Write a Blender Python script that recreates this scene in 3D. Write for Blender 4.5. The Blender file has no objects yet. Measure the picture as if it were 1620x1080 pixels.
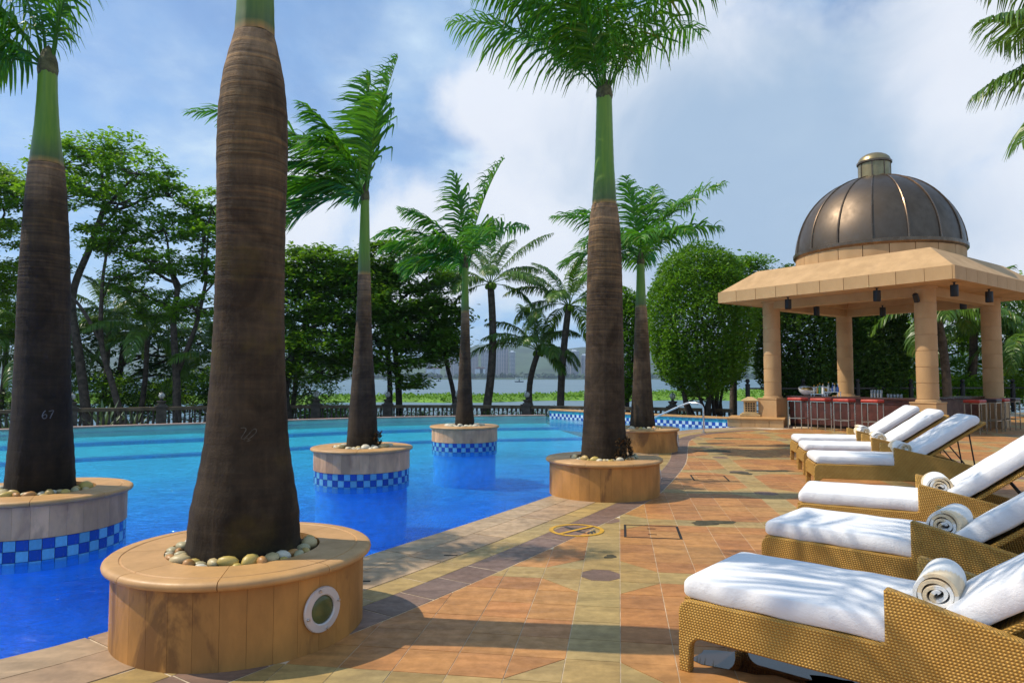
import bpy, math
import numpy as np
from mathutils import Vector

S = bpy.context.scene
COL = S.collection
R = math.radians
# ------------------------------------------------------------------ camera
cam_d = bpy.data.cameras.new('camera'); cam = bpy.data.objects.new('camera', cam_d); COL.objects.link(cam)
cam_d.sensor_width = 36.0; cam_d.lens = 24.0; cam_d.clip_start = 0.05; cam_d.clip_end = 9000
cam.location = (0, 0, 1.45); cam.rotation_euler = (R(90 + 3.05), 0, 0)
S.camera = cam
# ------------------------------------------------------------------ light
SUN_EL = 52.0
sun_d = bpy.data.lights.new('sun', 'SUN'); sun = bpy.data.objects.new('sun', sun_d); COL.objects.link(sun)
sun_d.energy = 4.7; sun_d.angle = R(0.5); sun_d.color = (1.0, 0.90, 0.74)
LD = Vector((math.cos(R(SUN_EL)) * .994, -math.cos(R(SUN_EL)) * .11, -math.sin(R(SUN_EL))))
sun.rotation_euler = LD.to_track_quat('-Z', 'Y').to_euler(); sun.location = (-20, 5, 30)
S.view_settings.view_transform = 'Standard'; S.view_settings.look = 'None'
S.view_settings.exposure = -0.1; S.view_settings.gamma = 1.0
S.cycles.use_denoising = True
S.cycles.max_bounces = 10; S.cycles.transparent_max_bounces = 16
S.cycles.sample_clamp_indirect = 6.0; S.cycles.blur_glossy = 0.5
S.cycles.volume_bounces = 0

class NT:
    """small node-graph helper"""
    def __init__(s, tree): s.t = tree; s.n = tree.nodes; s.n.clear()
    def add(s, typ, **kw):
        nd = s.n.new(typ)
        for k, v in kw.items():
            if k.startswith('_'): setattr(nd, k[1:], v)
        for k, v in kw.items():
            if k.startswith('_'): continue
            k2 = int(k[1:]) if k[0] == 'i' and k[1:].isdigit() else k.replace('__', ' ')
            s.set(nd.inputs[k2], v)
        return nd
    def set(s, sock, v):
        if isinstance(v, bpy.types.NodeSocket): s.t.links.new(v, sock)
        elif isinstance(v, bpy.types.Node): s.t.links.new(v.outputs[0], sock)
        else: sock.default_value = v
    def m(s, op, a, b=None, c=None, clamp=False):
        nd = s.n.new('ShaderNodeMath'); nd.operation = op; nd.use_clamp = clamp
        s.set(nd.inputs[0], a)
        if b is not None: s.set(nd.inputs[1], b)
        if c is not None: s.set(nd.inputs[2], c)
        return nd.outputs[0]
    def mix(s, f, a, b, mode='MIX'):
        nd = s.n.new('ShaderNodeMix'); nd.data_type = 'RGBA'; nd.blend_type = mode; nd.clamp_factor = True
        for i, v in ((0, f), (6, a), (7, b)):
            if isinstance(v, tuple) and len(v) == 3: v = v + (1.0,)
            s.set(nd.inputs[i], v)
        return nd.outputs[2]
    def ramp(s, f, a, b, lo=0.0, hi=1.0, smooth=True):
        nd = s.n.new('ShaderNodeMapRange'); nd.interpolation_type = 'SMOOTHSTEP' if smooth else 'LINEAR'
        s.set(nd.inputs[0], f)
        for i, v in ((1, a), (2, b), (3, lo), (4, hi)): s.set(nd.inputs[i], v)
        return nd.outputs[0]
    def noise(s, vec, scale, detail=4, rough=.55, dist=0.0):
        nd = s.n.new('ShaderNodeTexNoise'); s.set(nd.inputs['Vector'], vec)
        nd.inputs['Scale'].default_value = scale; nd.inputs['Detail'].default_value = detail
        nd.inputs['Roughness'].default_value = rough; nd.inputs['Distortion'].default_value = dist
        return nd.outputs[0]

# ------------------------------------------------------------------ world: Nishita sky with a procedural cloud layer
W = bpy.data.worlds.new('World'); S.world = W; W.use_nodes = True
g = NT(W.node_tree)
sky = g.add('ShaderNodeTexSky', _sky_type='NISHITA', _sun_disc=False, _sun_elevation=R(SUN_EL), _sun_rotation=R(-84),
            _altitude=0.0, _air_density=1.0, _dust_density=.7, _ozone_density=3.5)
tc = g.add('ShaderNodeTexCoord'); dirv = tc.outputs['Generated']
sep = g.add('ShaderNodeSeparateXYZ', i0=dirv)
zz = g.m('ADD', g.m('MAXIMUM', sep.outputs[2], 0.0), 0.28)
pv = g.add('ShaderNodeCombineXYZ', i0=g.m('DIVIDE', sep.outputs[0], zz), i1=g.m('DIVIDE', sep.outputs[1], zz))
n1 = g.noise(pv, 1.5, 9, .56, .25)
n2 = g.noise(pv, 4.2, 8, .6, .2)
n3 = g.noise(pv, .7, 4, .5)
# large cumulus bank beyond the lake: union of soft lobes on the sky sphere, edges broken by noise
def skydir(az, el):
    return Vector((math.sin(R(az)) * math.cos(R(el)), math.cos(R(az)) * math.cos(R(el)), math.sin(R(el))))
best = None
for az, el, r in ((-1.9, 22.2, 0.08), (2.2, 21.0, 0.12), (8.1, 20.4, 0.15), (15.3, 22.2, 0.135), (10.6, 15.3, 0.2), (20.2, 18.5, 0.165), (23.4, 14.8, 0.16), (2.7, 14.1, 0.16), (30.7, 18.7, 0.16), (35.5, 22.6, 0.14), (30.0, 9.0, 0.16), (38.0, 10.0, 0.16), (16.0, 7.5, 0.15), (-8.0, 10.0, 0.13), (-18.0, 13.0, 0.10)):
    d = g.add('ShaderNodeVectorMath', _operation='DISTANCE', i0=dirv, i1=tuple(skydir(az, el)))
    e = g.m('SUBTRACT', 1.0, g.m('DIVIDE', d.outputs[1], r))
    best = e if best is None else g.m('SMOOTH_MAX', best, e, .25)
cum_raw = g.m('ADD', best, g.m('MULTIPLY', g.m('SUBTRACT', g.noise(dirv, 9.0, 8, .58, .15), .5), 1.15))
cum = g.ramp(cum_raw, -.16, .46)
dg = g.add('ShaderNodeVectorMath', _operation='DISTANCE', i0=dirv, i1=tuple(skydir(19.0, 13.5)))
depth = g.m('ADD', g.ramp(dg.outputs[1], .08, .36, 1.0, 0.0), g.m('MULTIPLY', g.m('SUBTRACT', g.noise(dirv, 4.0, 6, .55, .4), .5), 1.5))
depth = g.ramp(depth, .15, .95)
veil = g.ramp(g.m('ADD', n1, g.m('MULTIPLY', n3, .35)), .48, .86, 0.22, .88)
low = g.ramp(sep.outputs[2], 0.0, .45, .85, .12)
veil = g.m('MAXIMUM', veil, low)
wisps = g.ramp(n2, .5, .78, 0.0, .35)
veil = g.m('MINIMUM', g.m('ADD', veil, wisps), .93)
veil_col = g.mix(g.ramp(g.m('ADD', g.m('MULTIPLY', n2, .5), g.m('MULTIPLY', n1, .5)), .38, .62), (.37, .64, 1.02), (.66, .85, 1.06))
cum_col = g.mix(depth, (.96, 1.0, 1.08), (.46, .61, .80))
skyc = g.mix(1.0, sky, (.135, .142, .155), 'MULTIPLY')
c1 = g.mix(veil, skyc, veil_col)
c2 = g.mix(g.m('MULTIPLY', cum, .9), c1, cum_col)
# same overall level as the physical sky at strength 0.13
bgs = g.add('ShaderNodeBackground', Color=c2, Strength=1.0)
g.add('ShaderNodeOutputWorld', Surface=bgs)

# ------------------------------------------------------------------ materials
MATS = {}
def principled(g, **kw):
    p = g.add('ShaderNodeBsdfPrincipled', **kw); return p
def out(g, sh, vol=None):
    o = g.add('ShaderNodeOutputMaterial')
    if sh is not None: g.set(o.inputs[0], sh)
    if vol is not None: g.set(o.inputs[1], vol)
def new_mat(name):
    m = bpy.data.materials.new(name); m.use_nodes = True; MATS[name] = m
    return m, NT(m.node_tree)
def bump(g, h, strength=.3, dist=.01):
    return g.add('ShaderNodeBump', Strength=strength, Distance=dist, Height=h).outputs[0]

def simple(name, col, rough=.6, metal=0.0, var=.18, scale=6, bs=.15, bd=.004, bscale=60, rnd=0.0, tint=False, stain=0.0, stain_col=(.05, .035, .02), spec=.5, worldvar=False, zs=None, edge=(.52, .72)):
    """matte surface: base colour, blotchy variation, fine relief, optional per-object and per-face tint"""
    m, g = new_mat(name)
    tc = g.add('ShaderNodeTexCoord')
    v = tc.outputs['Object']
    if worldvar: v = g.add('ShaderNodeNewGeometry').outputs['Position']
    if zs:
        mp = g.add('ShaderNodeMapping', i0=v); mp.inputs['Scale'].default_value = (1, 1, zs); v = mp.outputs[0]
    c = tuple(col) + (1.0,)
    if tint:
        at = g.add('ShaderNodeAttribute', _attribute_name='Col'); c = at.outputs['Color']
    n = g.noise(v, scale, 6, .6)
    k = g.ramp(n, .3, .7, 1 - var, 1 + var)
    if rnd > 0:
        oi = g.add('ShaderNodeObjectInfo')
        k = g.m('MULTIPLY', k, g.ramp(oi.outputs['Random'], 0, 1, 1 - rnd, 1 + rnd, False))
    kc = g.add('ShaderNodeCombineColor', i0=k, i1=k, i2=k)
    c = g.mix(1.0, c, kc.outputs[0], 'MULTIPLY')
    if stain > 0:
        ns = g.noise(v, scale * .55, 5, .65, .6)
        c = g.mix(g.ramp(ns, edge[0], edge[1], 0, stain), c, stain_col)
    nb = g.noise(v, bscale, 4, .6)
    nm = bump(g, nb, bs, bd)
    r = g.ramp(n, .3, .7, min(1, rough + .08), max(0, rough - .08))
    p = principled(g, Base__Color=c, Roughness=r, Metallic=metal, Normal=nm)
    p.inputs['Specular IOR Level'].default_value = spec
    out(g, p)
    return m

def leaf_mat(name, dark, light, trans=.35, rough=.45, old=False):
    m, g = new_mat(name)
    geo = g.add('ShaderNodeNewGeometry')
    n = g.noise(geo.outputs['Position'], .55, 3, .5)
    f = g.m('ADD', g.m('MULTIPLY', geo.outputs['Random Per Island'], .75), g.m('MULTIPLY', g.ramp(n, .35, .65), .3))
    c = g.mix(f, dark, light)
    if old: c = g.mix(g.ramp(geo.outputs['Random Per Island'], .93, .97, 0, .75), c, (.20, .15, .035))
    p = principled(g, Base__Color=c, Roughness=rough); p.inputs['Specular IOR Level'].default_value = .35
    t = g.add('ShaderNodeBsdfTranslucent', Color=g.mix(.5, c, (light[0] * 1.3, light[1] * 1.4, light[2] * .5)))
    mx = g.add('ShaderNodeMixShader', i0=trans, i1=p, i2=t)
    out(g, mx)
    return m

leaf_mat('leaf_airy', (.075, .180, .010), (.210, .390, .018), .5)
leaf_mat('leaf_almond', (.024, .085, .008), (.160, .300, .018), .38, .32)
leaf_mat('leaf_topiary', (.045, .130, .007), (.160, .320, .016), .35, .4)
leaf_mat('leaf_hedge', (.022, .065, .010), (.075, .160, .018), .35)
leaf_mat('leaf_bright', (.085, .185, .010), (.260, .410, .022), .45)
leaf_mat('leaf_lake', (.075, .180, .006), (.150, .285, .010), .2, .8)
leaf_mat('frond_royal', (.016, .115, .010), (.115, .310, .014), .38, .36, True)
leaf_mat('frond_coconut', (.030, .095, .014), (.140, .250, .022), .28, .36, True)
leaf_mat('frond_gold', (.120, .150, .020), (.260, .270, .040), .35, .4)
leaf_mat('agave', (.09, .15, .08), (.16, .24, .12), .15, .5)
leaf_mat('leaf_litter', (.03, .018, .008), (.14, .07, .02), .1, .8)
simple('bark', (.075, .052, .034), .85, var=.45, scale=5, bs=.6, bd=.03, bscale=22)
simple('bark_dark', (.035, .027, .020), .9, var=.4, scale=5, bs=.6, bd=.03, bscale=22)

def trunk_mat():
    m, g = new_mat('royal_trunk')
    tc = g.add('ShaderNodeTexCoord'); v = tc.outputs['Object']
    at = g.add('ShaderNodeAttribute', _attribute_name='Col')
    sp = g.add('ShaderNodeSeparateXYZ', i0=v)
    wob = g.m('MULTIPLY', g.m('SUBTRACT', g.noise(v, 2.2, 3, .5), .5), .10)
    rs_ = g.add('ShaderNodeMapping', i0=v); rs_.inputs['Scale'].default_value = (.35, .35, 12.0)
    rings = g.noise(rs_, 3.0, 5, .6, .15)
    zr = g.m('ADD', sp.outputs[2], wob)
    ring = g.m('SINE', g.m('MULTIPLY', zr, 2 * math.pi / .055))
    ring2 = g.m('SINE', g.m('MULTIPLY', zr, 2 * math.pi / .131))
    st = g.add('ShaderNodeMapping', i0=v); st.inputs['Scale'].default_value = (9, 9, 1.1)
    fib = g.noise(st, 3.0, 6, .65)
    big = g.noise(v, 3.2, 6, .65, .4)
    c = g.mix(g.ramp(big, .36, .66), at.outputs['Color'], g.mix(1.0, at.outputs['Color'], (.42, .40, .38), 'MULTIPLY'))
    c = g.mix(g.ramp(fib, .35, .75, 0, .55), c, g.mix(1.0, c, (1.7, 1.6, 1.45), 'MULTIPLY'))
    c = g.mix(g.ramp(g.m('ADD', g.m('MULTIPLY', ring, .6), g.m('MULTIPLY', ring2, .6)),   .5, 1.1, 0, .16), c, g.mix(1.0, c, (1.9, 1.8, 1.6), 'MULTIPLY'))
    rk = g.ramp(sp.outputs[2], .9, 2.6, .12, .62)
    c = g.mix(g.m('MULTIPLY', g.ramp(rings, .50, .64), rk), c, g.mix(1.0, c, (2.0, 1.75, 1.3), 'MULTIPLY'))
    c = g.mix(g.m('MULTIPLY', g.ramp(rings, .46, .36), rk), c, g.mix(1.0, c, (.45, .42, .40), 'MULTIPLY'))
    moss = g.m('MULTIPLY', g.ramp(g.noise(v, 2.0, 5, .6), .52, .72, 0, .5), at.outputs['Alpha'])
    c = g.mix(moss, c, (.12, .085, .012))
    h = g.m('ADD', g.m('MULTIPLY', rings, g.m('MULTIPLY', rk, 2.2)), g.m('ADD', g.m('MULTIPLY', fib, .7), g.m('MULTIPLY', g.noise(v, 70, 4, .6), .35)))
    p = principled(g, Base__Color=c, Roughness=.88, Normal=bump(g, h, .8, .014)); p.inputs['Specular IOR Level'].default_value = .25
    out(g, p)
trunk_mat()
def shaft_mat():
    m, g = new_mat('crownshaft')
    tc = g.add('ShaderNodeTexCoord'); v = tc.outputs['Object']
    at = g.add('ShaderNodeAttribute', _attribute_name='Col')
    st = g.add('ShaderNodeMapping', i0=v); st.inputs['Scale'].default_value = (14, 14, .8)
    n = g.noise(st, 2.0, 5, .6)
    c = g.mix(g.ramp(n, .35, .7), at.outputs['Color'], g.mix(1.0, at.outputs['Color'], (1.5, 1.25, 1.1), 'MULTIPLY'))
    p = principled(g, Base__Color=c, Roughness=.42, Normal=bump(g, n, .15, .01))
    out(g, p)
shaft_mat()

def deck_mat():
    m, g = new_mat('deck_stone')
    pos = g.add('ShaderNodeNewGeometry').outputs['Position']
    at = g.add('ShaderNodeAttribute', _attribute_name='Col')
    st = g.add('ShaderNodeMapping', i0=pos); st.inputs['Scale'].default_value = (1.0, 3.2, 1.0); st.inputs['Rotation'].default_value = (0, 0, .35)
    n = g.noise(st, 2.4, 7, .62, .5)
    n2 = g.noise(pos, 14, 5, .6)
    k = g.m('MULTIPLY', g.ramp(n, .3, .72, .78, 1.22), g.ramp(n2, .3, .7, .88, 1.12))
    c = g.mix(1.0, at.outputs['Color'], g.add('ShaderNodeCombineColor', i0=k, i1=k, i2=k).outputs[0], 'MULTIPLY')
    # mineral bloom and old dirt with shapes of their own
    c = g.mix(g.ramp(g.noise(pos, 1.15, 6, .65, .8), .57, .74, 0, .5), c, (.10, .065, .035))
    c = g.mix(g.ramp(g.noise(pos, 3.1, 6, .7, .4), .64, .78, 0, .32), c, (.42, .40, .30))
    r = g.ramp(n2, .3, .7, .62, .42)
    h = g.m('ADD', g.m('MULTIPLY', g.noise(pos, 40, 5, .65), .6), n2)
    p = principled(g, Base__Color=c, Roughness=r, Normal=bump(g, h, .25, .004)); p.inputs['Specular IOR Level'].default_value = .4
    out(g, p)
deck_mat()
simple('grout', (.55, .44, .31), .9, var=.3, scale=9, worldvar=True)
simple('pool_wall', (.03, .42, .92), .4, var=.15, scale=8, worldvar=True)
simple('planter_panel', (.45, .205, .046), .6, var=.22, scale=4.5, rnd=.10, worldvar=True, stain=.75, stain_col=(.15, .060, .014), zs=.4, edge=(.52, .63), bs=.2, bscale=45)
simple('planter_panel_pink', (.58, .335, .170), .6, var=.22, scale=5, rnd=.2, worldvar=True, stain=.55, stain_col=(.26, .12, .07), zs=.4, edge=(.5, .66), bs=.2, bscale=45)
simple('planter_cap', (.52, .285, .105), .5, var=.14, scale=5, rnd=.05, stain=.22, stain_col=(.22, .12, .045), bs=.12, bscale=50)
simple('soil', (.022, .016, .010), .95, var=.5, scale=25, bs=.9, bd=.03, bscale=60)
simple('pebble', (.50, .42, .26), .45, var=.16, scale=14, tint=True, bs=.06, bscale=50)
simple('steel', (.62, .60, .58), .28, 1.0, var=.06, bs=.02)
simple('light_ring', (.62, .56, .52), .4, .25, var=.06, bs=.03)
simple('lens', (.09, .105, .035), .18, var=.25, scale=10)
for nm, c in (('tile_blue', (.015, .065, .33)), ('tile_light', (.14, .40, .56)), ('tile_mid', (.03, .20, .50)), ('tile_white', (.50, .64, .72)), ('tile_teal', (.04, .33, .46))):
    simple(nm, c, .22, var=.12, scale=40, rnd=.18, bs=.12, bd=.003, bscale=90)
simple('pavilion_stone', (.47, .285, .128), .75, var=.09, scale=2.2, rnd=.04, stain=.28, stain_col=(.24, .135, .06), zs=.5, bs=.14, bscale=35)
simple('roof_render', (.49, .300, .138), .8, var=.10, scale=2.5, stain=.25, stain_col=(.28, .17, .09), bs=.2, bscale=30)
simple('soffit', (.44, .27, .12), .85, var=.06, scale=2)
simple('dome_metal', (.140, .104, .074), .44, .85, var=.22, scale=1.6, rnd=.10, bs=.05, bscale=8, stain=.35, stain_col=(.035, .028, .022))
simple('dome_rib', (.17, .115, .075), .32, .85, var=.2, scale=5, bs=.05)
simple('finial_metal', (.30, .235, .12), .38, .7, var=.15, scale=5, bs=.04)
simple('black_metal', (.010, .010, .011), .45, .2, var=.2, scale=10, bs=.06)
simple('bar_wood', (.085, .026, .017), .38, var=.35, scale=5, rnd=.2, bs=.1)
simple('bar_top', (.055, .022, .016), .22, var=.2, scale=4, bs=.03)
simple('red_leather', (.42, .040, .022), .42, var=.15, scale=12, bs=.15, bscale=80)
simple('dark_leather', (.030, .020, .020), .42, var=.15, scale=12, bs=.15, bscale=80)
simple('brass_tube', (.46, .42, .34), .3, 1.0, var=.05, bs=.02)
simple('white_ceramic', (.72, .71, .68), .25, var=.04)
simple('fruit', (.60, .34, .015), .5, var=.3, scale=25)
simple('fruit_dark', (.16, .10, .02), .6, var=.4, scale=25)
simple('balustrade_stone', (.082, .070, .055), .9, var=.4, scale=4, bs=.35, bscale=30, rnd=.15)
simple('balustrade_rail', (.125, .095, .055), .85, var=.35, scale=3, bs=.3, bscale=30)
simple('lantern_stone', (.47, .33, .155), .85, var=.15, scale=8, bs=.3, bscale=40)
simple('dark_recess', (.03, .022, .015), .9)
simple('yellow_paint', (.56, .30, .02), .6, var=.22, scale=18, worldvar=True)
simple('dark_paint', (.045, .048, .05), .7, var=.3, scale=22, worldvar=True)
simple('chalk_faint', (.10, .09, .07), .9, var=.4, scale=60)
simple('chalk', (.13, .125, .12), .9, var=.35, scale=40)
simple('joint_black', (.012, .010, .008), .9, worldvar=True)
simple('moss_stain', (.055, .045, .018), .75, var=.4, scale=12, worldvar=True)
simple('earth', (.055, .050, .022), .95, var=.45, scale=.8, bs=.5, bd=.05, bscale=9, worldvar=True)
simple('boat_white', (.75, .76, .78), .5)
simple('boat_dark', (.04, .06, .08), .6)

def cloth_mat(name, base, stripes=False):
    m, g = new_mat(name)
    v = g.add('ShaderNodeTexCoord').outputs['Object']
    c = base
    if stripes:
        sp = g.add('ShaderNodeSeparateXYZ', i0=v)
        at = g.add('ShaderNodeAttribute', _attribute_name='Col')
        w = g.m('SINE', g.m('ADD', g.m('MULTIPLY', at.outputs['Fac'], 26.0), g.m('MULTIPLY', sp.outputs[1], 9.0)))
        c = g.mix(g.ramp(w, .15, .55, 0, .85), base, (.70, .53, .30))
    fuzz = g.noise(v, 260, 3, .7); fold = g.noise(v, 9, 4, .55, .6)
    h = g.m('ADD', g.m('ADD', g.m('MULTIPLY', fuzz, .30), g.m('MULTIPLY', g.noise(v, 90, 3, .6), .35)), g.m('MULTIPLY', fold, 1.2))
    p = principled(g, Base__Color=c, Roughness=.95, Normal=bump(g, h, .5, .012)); p.inputs['Specular IOR Level'].default_value = .1
    p.inputs['Sheen Weight'].default_value = .25; p.inputs['Sheen Roughness'].default_value = .5
    out(g, p)
cloth_mat('terry_white', (.80, .80, .82, 1))
cloth_mat('towel_cloth', (.80, .79, .76, 1), True)

def wicker_mat():
    m, g = new_mat('wicker')
    v = g.add('ShaderNodeTexCoord').outputs['Object']
    sp = g.add('ShaderNodeSeparateXYZ', i0=v)
    u = g.m('ADD', sp.outputs[0], sp.outputs[1]); z = g.m('ADD', sp.outputs[2], g.m('MULTIPLY', sp.outputs[1], .0))
    pz, pu = .0125, .0150
    zr = g.m('DIVIDE', z, pz); row = g.m('FLOOR', zr); fr = g.m('SUBTRACT', zr, row)
    prof = g.m('SINE', g.m('MULTIPLY', fr, math.pi))
    s = g.m('SINE', g.m('ADD', g.m('MULTIPLY', u, 2 * math.pi / pu), g.m('MULTIPLY', row, 1.35)))
    h = g.m('MULTIPLY', prof, g.m('ADD', .55, g.m('MULTIPLY', s, .45)))
    n = g.noise(v, 7, 5, .6); n2 = g.noise(v, 120, 3, .6)
    c = g.mix(g.ramp(n, .3, .7), (.60, .320, .055), (.74, .430, .095))
    c = g.mix(g.ramp(n2, .35, .7, 0, .4), c, (.38, .20, .040))
    # gaps between the raised strands darkened in colour to imitate crevice shade
    c = g.mix(g.ramp(h, .10, .38, .7, 0), c, (.17, .085, .018))
    p = principled(g, Base__Color=c, Roughness=.5, Normal=bump(g, h, 1.0, .006))
    p.inputs['Specular IOR Level'].default_value = .35
    out(g, p)
wicker_mat()

def water_mat():
    m, g = new_mat('pool_water')
    pos = g.add('ShaderNodeNewGeometry').outputs['Position']
    st = g.add('ShaderNodeMapping', i0=pos); st.inputs['Scale'].default_value = (1.0, 1.5, 1.0); st.inputs['Rotation'].default_value = (0, 0, .5)
    h = g.m('ADD', g.noise(st, 2.6, 3, .5, .3), g.m('ADD', g.m('MULTIPLY', g.noise(st, 11, 3, .55, .4), .30), g.m('MULTIPLY', g.noise(st, 32, 2, .5, .3), .09)))
    nm = bump(g, h, 1.0, .12)
    fr = g.add('ShaderNodeFresnel', IOR=1.33, Normal=nm)
    gl = g.add('ShaderNodeBsdfGlossy', Roughness=.04, Normal=nm, Color=(.9, .95, 1, 1))
    rf = g.add('ShaderNodeBsdfRefraction', Roughness=0.0, IOR=1.33, Normal=nm, Color=(.90, .97, 1, 1))
    tr = g.add('ShaderNodeBsdfTransparent', Color=(.90, .97, 1, 1))
    body = g.add('ShaderNodeMixShader', i0=.66, i1=rf, i2=tr)
    mx = g.add('ShaderNodeMixShader', i0=g.m('MULTIPLY', fr, .6), i1=body, i2=gl)
    out(g, mx)
water_mat()
def pool_floor_mat():
    m, g = new_mat('pool_mosaic_depth_tint')
    pos = g.add('ShaderNodeNewGeometry').outputs['Position']
    sp = g.add('ShaderNodeSeparateXYZ', i0=pos)
    br = g.add('ShaderNodeTexBrick', _offset=0.0, Vector=pos, Scale=10.0, Mortar__Size=.03)
    br.inputs['Brick Width'].default_value = .5; br.inputs['Row Height'].default_value = .5
    br.inputs['Color1'].default_value = (.45, .55, .70, 1); br.inputs['Color2'].default_value = (1.2, 1.2, 1.1, 1); br.inputs['Mortar'].default_value = (1.3, 1.3, 1.2, 1)  # per-tile contrast heightened to imitate the light and dark of water ripples
    at = g.add('ShaderNodeAttribute', _attribute_name='Col')
    n = g.noise(pos, 1.7, 4, .6, .5)
    c = g.mix(1.0, at.outputs['Color'], br.outputs[0], 'MULTIPLY')
    k = g.ramp(n, .3, .7, .85, 1.15)
    c = g.mix(1.0, c, g.add('ShaderNodeCombineColor', i0=k, i1=k, i2=k).outputs[0], 'MULTIPLY')
    p = principled(g, Base__Color=c, Roughness=.4)
    out(g, p)
pool_floor_mat()
def lake_mat():
    m, g = new_mat('lake_water')
    pos = g.add('ShaderNodeNewGeometry').outputs['Position']
    st = g.add('ShaderNodeMapping', i0=pos); st.inputs['Scale'].default_value = (.35, 1.0, 1.0)
    h = g.m('ADD', g.noise(st, .9, 5, .6), g.m('MULTIPLY', g.noise(st, .12, 3, .5), 2.0))
    n = g.noise(st, .03, 4, .6)
    c = g.mix(g.ramp(n, .35, .65), (.075, .145, .190), (.10, .175, .22))
    p = principled(g, Base__Color=c, Roughness=.4, Normal=bump(g, h, .5, .12)); p.inputs['IOR'].default_value = 1.33; p.inputs['Specular IOR Level'].default_value = .35
    out(g, p)
lake_mat()
def puddle_mat():
    m, g = new_mat('puddle_water')
    p = principled(g, Base__Color=(.035, .022, .014, 1), Roughness=.03); p.inputs['Specular IOR Level'].default_value = .6
    out(g, p)
puddle_mat()
def glass_mat(name, col, trans=.7):
    m, g = new_mat(name)
    gl = g.add('ShaderNodeBsdfGlossy', Roughness=.03)
    tr = g.add('ShaderNodeBsdfTransparent', Color=col + (1,))
    df = principled(g, Base__Color=col + (1,), Roughness=.1)
    b = g.add('ShaderNodeMixShader', i0=trans, i1=df, i2=tr)
    out(g, g.add('ShaderNodeMixShader', i0=g.add('ShaderNodeFresnel', IOR=1.45), i1=b, i2=gl))
glass_mat('glass_clear', (.82, .88, .90), .75); glass_mat('glass_blue', (.05, .12, .40), .4)
glass_mat('glass_green', (.04, .22, .08), .4); glass_mat('glass_amber', (.40, .22, .03), .4); glass_mat('globe', (.80, .80, .76), .45)
def tower_mat():
    m, g = new_mat('tower_facade')
    v = g.add('ShaderNodeTexCoord').outputs['Object']; oi = g.add('ShaderNodeObjectInfo')
    sp = g.add('ShaderNodeSeparateXYZ', i0=v)
    fz = g.m('FRACT', g.m('DIVIDE', sp.outputs[2], 3.6)); fx = g.m('FRACT', g.m('DIVIDE', g.m('ADD', sp.outputs[0], sp.outputs[1]), 5.5))
    win = g.m('MULTIPLY', g.m('GREATER_THAN', fz, .45), g.m('GREATER_THAN', fx, g.m('MULTIPLY', oi.outputs['Random'], .6)))
    c = g.mix(g.ramp(oi.outputs['Random'], 0, 1), (.62, .56, .54), (.50, .38, .36))
    c = g.mix(win, c, (.10, .12, .16))
    out(g, principled(g, Base__Color=c, Roughness=.8))
tower_mat()
simple('far_roof', (.36, .12, .085), .8)
simple('far_forest', (.030, .060, .025), .95, var=.5, scale=.02, worldvar=True)
simple('hill_green', (.040, .070, .030), .95, var=.4, scale=.006, worldvar=True)

simple('crown_fibre', (.10, .095, .035), .8, var=.4, scale=18, bs=.5, bd=.02, bscale=50)
# ------------------------------------------------------------------ mesh helpers
def link(o, parent=None):
    COL.objects.link(o)
    if parent is not None: o.parent = parent
    return o
def tag(o, label=None, cat=None, group=None, kind=None):
    if label: o['label'] = label
    if cat: o['category'] = cat
    if group: o['group'] = group
    if kind: o['kind'] = kind
    return o
def empty(name, loc=(0, 0, 0), rz=0.0, label=None, cat=None, group=None):
    o = bpy.data.objects.new(name, None); o.empty_display_size = .1
    o.location = loc; o.rotation_euler = (0, 0, rz); link(o)
    return tag(o, label, cat, group)
def inst(name, mesh, parent=None, loc=(0, 0, 0), rot=(0, 0, 0), scale=(1, 1, 1), mat=None):
    o = bpy.data.objects.new(name, mesh); o.location = loc; o.rotation_euler = rot; o.scale = scale
    link(o, parent)
    if mat:
        o.material_slots[0].link = 'OBJECT'; o.material_slots[0].material = MATS[mat]
    return o
def copy_tree(o, parent=None):
    c = o.copy(); COL.objects.link(c); c.parent = parent
    for ch in [x for x in o.children]: copy_tree(ch, c)
    return c

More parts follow.
